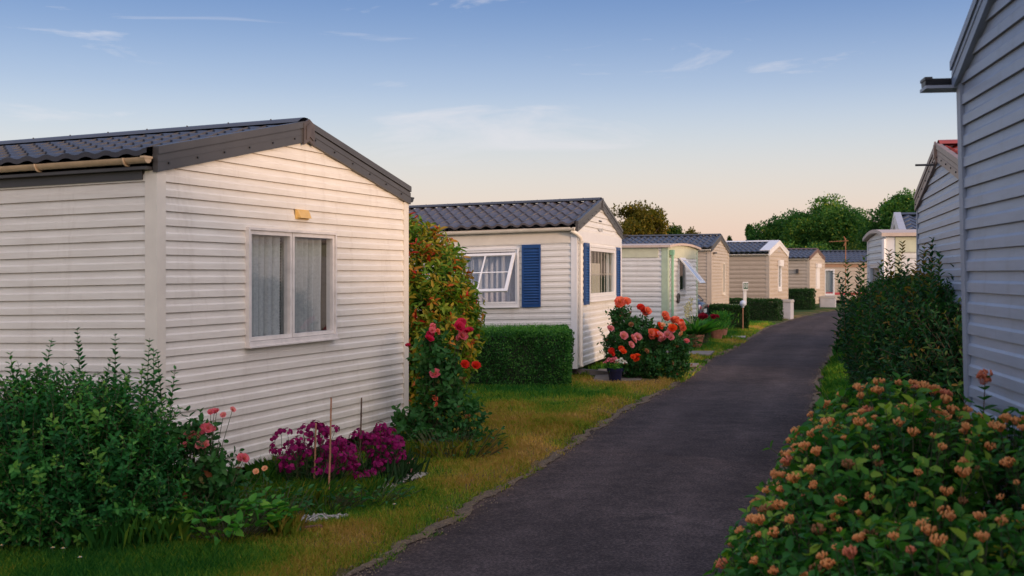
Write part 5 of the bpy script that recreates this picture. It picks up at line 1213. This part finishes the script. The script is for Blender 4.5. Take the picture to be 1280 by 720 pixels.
# boxes
def cabinet(loc, rz, w_, d, h, mat, label, name, cat):
    e = empty(name, loc, rz); tag(e, label, cat); mb = MB(); mb.box(-w_ / 2, w_ / 2, -d / 2, d / 2, .0, h); obj('body', mb, M[mat], e)
    mb = MB(); mb.hexa([(-w_ / 2 - .03, -d / 2 - .03, h), (w_ / 2 + .03, -d / 2 - .03, h), (w_ / 2 + .03, d / 2 + .03, h), (-w_ / 2 - .03, d / 2 + .03, h), (-w_ / 2, -d / 2, h + .06), (w_ / 2, -d / 2, h + .06), (w_ / 2, d / 2, h + .09), (-w_ / 2, d / 2, h + .09)]); obj('lid', mb, M['concrete_lt'], e)
    mb = MB(); mb.box(-w_ / 2 + .04, -.008, -d / 2 - .014, -d / 2 - .001, .06, h - .05); mb2 = MB(); mb2.box(.008, w_ / 2 - .04, -d / 2 - .014, -d / 2 - .001, .06, h - .05)
    obj('door', mb, M[mat], e); obj('door', mb2, M[mat], e); return e
cabinet((10.30, 44.6, 0), math.radians(-23), .62, .7, .66, 'plastic_grey', 'pale grey storage box against the gable of the sand brown home', 'storage_box', 'storage box')
cabinet((15.95, 59.4, 0), math.radians(-20), .74, .7, .52, 'plastic_grey', 'low grey storage box beside the gable of the far beige home', 'storage_box', 'storage box')
# concrete doorstep behind first distant hedge
o = obj('doorstep', MB().box(-.42, .42, -1.0, 1.0, -.30, .44).box(-.40, .40, -1.3, -1.0, -.30, .2), M['concrete_lt']); o.rotation_euler = (0, 0, math.radians(-17.8)); o.location = (6.72, 37.2, .30); tag(o, 'pale concrete step against the beige home, just behind the low hedge with the globe lamp', 'step')
# rusty tv aerial
Xa = (1057 - 640) / 1471 * 60; e = empty('tv_aerial', (Xa, 60, 0)); tag(e, 'rusty television aerial on a thin pole in front of the big dark trees', 'aerial')
mb = MB(); mb.tube([(0, 0, 0), (0, 0, 3.55)], .024, 8); obj('mast', mb, M['rust'], e, True)
mb = MB(); mb.tube([(-.85, 0, 3.36), (.15, 0, 3.42)], .020, 6)
for k in range(8): x = -.8 + k * .11; mb.tube([(x, -.16, 3.36 + .006 * k), (x, .16, 3.36 + .006 * k)], .012, 4)
for sg in (-1, 1): mb.tube([(.0, 0, 3.40), (-.1, 0, 3.40 + sg * .25)], .018, 5); mb.tube([(.0, -.1, 3.40), (-.1, -.12, 3.40 + sg * .22)], .014, 5)
obj('antenna_head', mb, M['rust'], e, True)

# paving strips and slab
def slab(pts, z, label, h=.03, mat='concrete'):
    c = np.mean(pts, 0); mb = MB(); mb.add([(x - c[0], y - c[1], 0) for x, y in pts] + [(x - c[0], y - c[1], h) for x, y in pts], [(3, 2, 1, 0), (4, 5, 6, 7), (0, 1, 5, 4), (1, 2, 6, 5), (2, 3, 7, 6), (3, 0, 4, 7)])
    o = obj('paving_slab', mb, M[mat]); o.location = (c[0], c[1], z); tag(o, label, 'paving slab', 'paving set in the lawn'); return o
slab([(2.75, 21.1), (3.28, 21.0), (3.42, 21.55), (2.85, 21.75)], .045, 'short narrow paving strip nearest the wide coral rose bush')
slab([(2.95, 24.0), (4.02, 23.9), (4.30, 25.0), (3.15, 25.1)], .045, 'wider paving strip between the coral roses and the lily pot')
slab([(5.2, 30.6), (6.05, 30.6), (6.2, 31.2), (5.4, 31.2)], .045, 'thin pale paving strip farthest along the lawn', mat='concrete_lt')
slab([(1.25, 18.15), (2.0, 18.3), (2.35, 20.2), (1.5, 20.4)], .035, 'concrete slab under the gable of the blue shuttered home')
# low edging around the bed
mb = MB()
for k in range(5):
    x0 = k * .17; mb.hexa([(x0, 0, 0), (x0 + .162, 0, 0), (x0 + .162, .05, 0), (x0, .05, 0), (x0, .004, .055 + .006 * (k % 3)), (x0 + .16, .0, .058), (x0 + .16, .045, .058), (x0, .05, .055)])
o = obj('garden_edging', mb, M['brick']); o.location = (-1.98, 7.27, .01); o.rotation_euler = (0, 0, math.radians(27)); tag(o, 'low reddish brick edging of the flower bed near the road side', 'edging')

# white gravel
def gravel(cx, cy, rx_, ry, rot, n, label, seed, name='gravel'):
    rng = np.random.default_rng(seed); a = rng.random(n) * 6.28; r = np.sqrt(rng.random(n)) * (.8 + .3 * np.sin(3 * a + seed)); x = rx_ * r * np.cos(a); y = ry * r * np.sin(a)
    X = cx + x * cos(rot) - y * sin(rot); Y = cy + x * sin(rot) + y * cos(rot); Z = lawn_z(X, Y) + .006 + rng.random(n) * .012
    base = np.array([[1, 0, 0], [.3, .9, 0], [-.8, .6, 0], [-.8, -.6, 0], [.3, -.9, 0], [.1, .1, .8], [-.1, 0, -.8]]); V = base[None] * (rng.uniform(.007, .017, n)[:, None, None]) * rng.uniform(.65, 1.2, (n, 7, 1))
    t = rng.random(n) * 6.28; c, s_ = np.cos(t)[:, None], np.sin(t)[:, None]; V = np.stack([V[..., 0] * c - V[..., 1] * s_, V[..., 0] * s_ + V[..., 1] * c, V[..., 2]], -1) + np.stack([X, Y, Z], 1)[:, None]
    f = [(5, k, (k + 1) % 5) for k in range(5)] + [(6, (k + 1) % 5, k) for k in range(5)]; F = (np.arange(n)[:, None, None] * 7 + np.array(f)[None]).reshape(-1, 3)
    tag(link(name, np_mesh(name, V.reshape(-1, 3), F, M['stone_white'])), label, 'gravel', kind='stuff')
gravel(-.98, 9.35, .42, .20, math.radians(62), 1500, 'patch of white gravel right of the magenta flowers', 3)
gravel(-1.45, 7.9, .42, .10, math.radians(35), 1000, 'strip of white stones along the front of the bed', 4)
gravel(-1.72, 7.55, .22, .07, math.radians(25), 350, 'small scatter of white stones below the bright green plant', 5)

# loose grit along the worn edges of the lane
rng = np.random.default_rng(31); n = 3600; Y = 6.3 + 24 * rng.random(n) ** 1.7; lft = rng.random(n) < .75; off = rng.normal(0, .075, n)
X = np.where(lft, lx(Y) - .03 + off, rx(Y) + .03 + off); Z = np.full(n, .020)
base = np.array([[1, 0, 0], [.3, .9, 0], [-.8, .6, 0], [-.8, -.6, 0], [.3, -.9, 0], [.1, .1, .8], [-.1, 0, -.8]]); V = base[None] * (rng.uniform(.0025, .0075, n) * (1 + (Y - 6) * .03))[:, None, None] * rng.uniform(.6, 1.2, (n, 7, 1)) + np.stack([X, Y, Z], 1)[:, None]
f = [(5, k, (k + 1) % 5) for k in range(5)] + [(6, (k + 1) % 5, k) for k in range(5)]; F = (np.arange(n)[:, None, None] * 7 + np.array(f)[None]).reshape(-1, 3)
tag(link('gravel', np_mesh('gravel', V.reshape(-1, 3), F, M['grit'])), 'fine loose grit lying along the worn edges of the lane', 'gravel', kind='stuff')

# ------------------------------------------------------------------ parked car, rear towards the lane
cy0, cx0 = 32.6, 5.35
e = empty('parked_car', (cx0, cy0, 0), math.radians(180 - 21 + 4)); tag(e, 'dark hatchback parked between the green trimmed home and the beige home', 'car')
# local x: forward from rear bumper (0) to nose, y: left/right, z up
def section(x, hw_low, hw_belt, hw_roof, z0, zb_, zr): return [(x, -hw_low, z0), (x, -hw_belt, zb_ * .62), (x, -hw_belt * .99, zb_), (x, -hw_roof, zr - .04), (x, -hw_roof * .8, zr), (x, hw_roof * .8, zr), (x, hw_roof, zr - .04), (x, hw_belt * .99, zb_), (x, hw_belt, zb_ * .62), (x, hw_low, z0)]
def loft(mb, secs, mi=0, cap=True):
    n = len(secs[0]); vs = [p for s_ in secs for p in s_]; fs = [(i * n + k, i * n + k + 1, (i + 1) * n + k + 1, (i + 1) * n + k) for i in range(len(secs) - 1) for k in range(n - 1)] + [(i * n + n - 1, i * n, (i + 1) * n, (i + 1) * n + n - 1) for i in range(len(secs) - 1)]
    if cap: fs += [tuple(range(n)), tuple((len(secs) - 1) * n + k for k in range(n))[::-1]]
    mb.add(vs, fs, mi)
mb = MB(); loft(mb, [section(.0, .70, .78, .70, .28, .62, .86), section(.06, .76, .84, .74, .22, .66, .93), (section(.18, .80, .86, .74, .20, .90, .97)), section(.5, .82, .87, .76, .20, .92, .98), section(2.6, .82, .87, .76, .20, .92, .97), section(3.1, .82, .86, .72, .20, .84, .92), section(3.8, .78, .82, .66, .22, .66, .80), section(4.05, .66, .72, .55, .26, .52, .64)])
bo = obj('body', mb, M['carpaint'], e, True)
mb = MB(); loft(mb, [section(.14, .60, .74, .60, .90, .93, .98), section(.45, .60, .74, .58, .90, .96, 1.30), section(.68, .60, .74, .58, .90, 1.0, 1.44), section(1.4, .60, .74, .60, .90, 1.0, 1.475), section(2.2, .60, .74, .58, .90, .98, 1.42), section(3.05, .55, .72, .58, .88, .90, .94)])
obj('cabin_glass', mb, M['carglass'], e, True)
mb = MB(); loft(mb, [[(x, -w_, z), (x, -w_ * .6, z + .03), (x, w_ * .6, z + .03), (x, w_, z), (x, w_, z - .03), (x, -w_, z - .03)] for x, w_, z in ((.52, .52, 1.42), (.75, .56, 1.455), (1.4, .58, 1.475), (2.1, .55, 1.43))]); obj('roof_panel', mb, M['carpaint'], e, True)
for sg in (-1, 1):
    mb = MB(); 
    for a, b2 in (((.16, sg * .745, .95), (.60, sg * .60, 1.43)), ((1.25, sg * .765, .95), (1.30, sg * .61, 1.45)), ((2.95, sg * .745, .93), (2.15, sg * .60, 1.42))): mb.tube([a, b2], .035, 6)
    obj('pillar', mb, M['carpaint'], e, True)
    mb = MB(); mb.ball((.06, sg * .70, .80), .10, 12, 8, sc=(.55, 1.2, .85)); to = obj('tail_light', mb, M['clear_lamp'], e, True); mb = MB(); mb.ball((.035, sg * .74, .80), .055, 10, 8, sc=(.8, 1, 1)); obj('red_lens', mb, M['red_lamp'], to, True)
    for x in (.72, 3.3):
        mb = MB(); mb.v = []; pr = [(.20, -.02), (.30, -.02), (.32, .03), (.32, .15), (.30, .19), (.20, .19)]; tmp = MB().lathe(pr + [(.20, -.02)], n=28); mb.add([(x + p[0], sg * (.66 + p[2]), .32 + p[1]) for p in tmp.v], tmp.f); wo_ = obj('wheel', mb, M['tyre'], e, True)
        tmp = MB().lathe([(0, .12), (.06, .14), (.18, .11), (.205, .15), (.205, .0)], n=20); mb = MB().add([(x + p[0], sg * (.66 + p[2]), .32 + p[1]) for p in tmp.v], tmp.f); obj('rim', mb, M['alloy'], wo_, True)
mb = MB(); mb.hexa([(.50, -.5, 1.40), (.50, .5, 1.40), (.72, .5, 1.45), (.72, -.5, 1.45), (.40, -.5, 1.425), (.40, .5, 1.425), (.72, .5, 1.485), (.72, -.5, 1.485)]); obj('spoiler', mb, M['black_metal'], e)
mb = MB(); mb.box(-.07, .12, -.74, .74, .30, .56); obj('rear_bumper', mb, M['carpaint'], e); mb = MB(); mb.box(-.012, .0, -.26, .26, .64, .75); obj('number_plate', mb, M['plate'], e)

# daisies scattered in the near lawn
rng = np.random.default_rng(90)
for i, (px, py) in enumerate(((0, 693), (66, 703), (79, 704), (100, 715), (493, 642), (2, 700))):
    Y = EYE * 1471 / (py - 343) * .985; X = (px - 640) / 1471 * Y
    lv = Leaves(); a = np.arange(12) * 2 * PI / 12; R = np.stack([np.cos(a), np.sin(a), 0 * a + .1], 1); lv.add(R * .003 + np.array([0, 0, .062]), R, np.array([0, 0, 1.]) + 0 * R, .011, .006, rng.random(12)); V, F, Tn = lv.arrays(fold=.05, droop=.05)
    e = empty('daisy', (X, Y, zl(X, Y))); tag(e, 'tiny white daisy in the grass in the lower left corner' if px < 200 else 'lone tiny white daisy in the lawn beside the lane edge', 'daisy', 'daisies in the near lawn' if px < 200 else None)
    link('petals', np_mesh('petals', V, F, M['p_white'], Tn), e); mb = MB(); mb.ball((0, 0, .065), .0045, 7, 5); obj('flower_centre', mb, M['vent'], e, True); mb = MB(); mb.tube([(0, 0, 0), (0, 0, .063)], .0012, 4); obj('stem', mb, M['stem'], e)

# ------------------------------------------------------------------ grass
def blades(name, n, ymin, ymax, xmin, xmax, hgt, wid, label, seed, power=1.0, keepfn=None, edge=None):
    rng = np.random.default_rng(seed); Y = ymin + (ymax - ymin) * rng.random(n) ** power; X = xmin(Y) + (xmax(Y) - xmin(Y)) * rng.random(n)
    ed = np.maximum(lx(Y) - X, X - rx(Y)); jag = -.02 + .13 * vnoise(X, Y, 3, 77) + .08 * vnoise(X, Y, 14, 78)
    ok = (ed > (jag if edge is None else edge))
    # not under the homes, not on gravel or slabs
    for (ox, oy, ang, w_, L_) in ((-2.42, 8.0, 20.7, 3.87, 8), (1.02, 18.8, 15.2, 4.1, 8.5), (3.65, 27.7, 21, 3.3, 7)):
        a = math.radians(ang); t = (X - ox) * sin(a) + (Y - oy) * cos(a); s_ = -(X - ox) * cos(a) + (Y - oy) * sin(a); ok &= ~((t > .15) & (t < w_ - .1) & (s_ > .15) & (s_ < L_))
    for (cx, cy, a_, b_, r_) in ((-.98, 9.35, .42, .2, 62), (-1.45, 7.9, .42, .1, 35), (-1.72, 7.55, .22, .07, 25)):
        r_ = math.radians(r_); u = (X - cx) * cos(r_) + (Y - cy) * sin(r_); v = -(X - cx) * sin(r_) + (Y - cy) * cos(r_); ok &= ((u / a_) ** 2 + (v / b_) ** 2 > .9) | (rng.random(n) < .06)
    ok &= ~((Y > 18.1) & (Y < 20.4) & (X > 1.25) & (X < 2.3))
    ok &= ~((Y > 21.05) & (Y < 21.6) & (X > 2.8) & (X < 3.3)); ok &= ~((Y > 24.0) & (Y < 25.0) & (X > 3.1) & (X < 4.1))
    if keepfn is not None: ok &= keepfn(X, Y)
    X, Y = X[ok], Y[ok]; n = len(X); Z = lawn_z(X, Y) - .004; d = dry(X, Y); ds = (Y / 8) ** .55
    h = hgt * rng.uniform(.5, 1.35, n) * (.7 + .7 * vnoise(X, Y, 2.6, 19)) * (1.15 - .45 * d) * np.minimum(ds, 1.6); wd = wid * ds * rng.uniform(.7, 1.2, n); a = rng.random(n) * 6.28; ln = rng.uniform(.05, .75, n) * h
    B = np.stack([X, Y, Z], 1); sd_ = np.stack([np.cos(a + 1.57), np.sin(a + 1.57), 0 * a], 1) * wd[:, None] * .5; tip = B + np.stack([np.cos(a) * ln, np.sin(a) * ln, h], 1); mid = B + np.stack([np.cos(a) * ln * .3, np.sin(a) * ln * .3, h * .6], 1)
    V = np.stack([B - sd_, B + sd_, mid + sd_ * .7, tip, mid - sd_ * .7], 1).reshape(-1, 3); F = np.arange(n)[:, None] * 5 + np.array([[0, 1, 2, 3, 4]])
    tn = np.clip(d + rng.normal(0, .13, n), 0, 1); tag(link(name, np_mesh(name, V, F, M['grass'], np.repeat(tn, 5))), label, 'grass', kind='stuff')
M['grass'] = leaf_mat('grass blades', [(0, (.032, .17, .032)), (.28, (.11, .29, .036)), (.48, (.27, .37, .040)), (.66, (.48, .37, .065)), (.84, (.55, .35, .10)), (1, (.58, .36, .14))], .7, .3)
blades('grass', 150000, 6.3, 13, lambda y: np.minimum(-.46 * y, lx(y) - .5), lambda y: lx(y) - .02, .040, .0044, 'short lawn on the left, green with straw coloured patches', 1, 1.0)
blades('grass', 150000, 13, 40, lambda y: lx(y) - np.minimum(5.5, .16 * y + 1.6), lambda y: lx(y) - .02, .036, .0050, 'lawn on the left further along the lane', 2, 1.5)
blades('grass', 60000, 8, 34, lambda y: rx(y) + .02, lambda y: rx(y) + 1.5, .055, .0048, 'longer green grass at the right edge of the lane', 3, 1.5)
# longer tufts at the foot of the shrubs and walls
blades('grass', 9000, 6.4, 30, lambda y: lx(y) - .14, lambda y: lx(y) + .05, .045, .0046, 'scruffy tufts creeping over the left edge of the lane', 7, 1.5, keepfn=lambda X, Y: vnoise(X, Y, 5.5, 15) > .62, edge=-.05)
def near(cx, cy, r): return lambda X, Y: ((X - cx) ** 2 + (Y - cy) ** 2 < r * r)
blades('tall_grass', 26000, 6.5, 7.9, lambda y: -3.6 + 0 * y, lambda y: -1.35 + 0 * y, .15, .0045, 'longer uncut grass at the foot of the left shrub and bed', 4, 1.0, keepfn=lambda X, Y: (Y - 6.98 - .40 * (X + 2.6) > -.10) & (vnoise(X, Y, 3, 12) > .35) & ((X + 1.80) ** 2 + (Y - 7.40) ** 2 > .10))
blades('tall_grass', 9000, 10.2, 11.6, lambda y: -1.1 + 0 * y, lambda y: .0 + 0 * y, .13, .0045, 'longer grass around the foot of the crimson rose bush', 5, 1.0, keepfn=near(-.6, 10.9, .5))
blades('tall_grass', 16000, 8.0, 9.6, lambda y: -1.9 + 0 * y, lambda y: -.75 + 0 * y, .13, .004, 'longer grass among the magenta flowers', 6, 1.0, keepfn=lambda X, Y: (Y - 8.0 > (X + 1.75) * 1.6 - .35) & ~((X + .98) ** 2 + (Y - 9.35) ** 2 < .16))
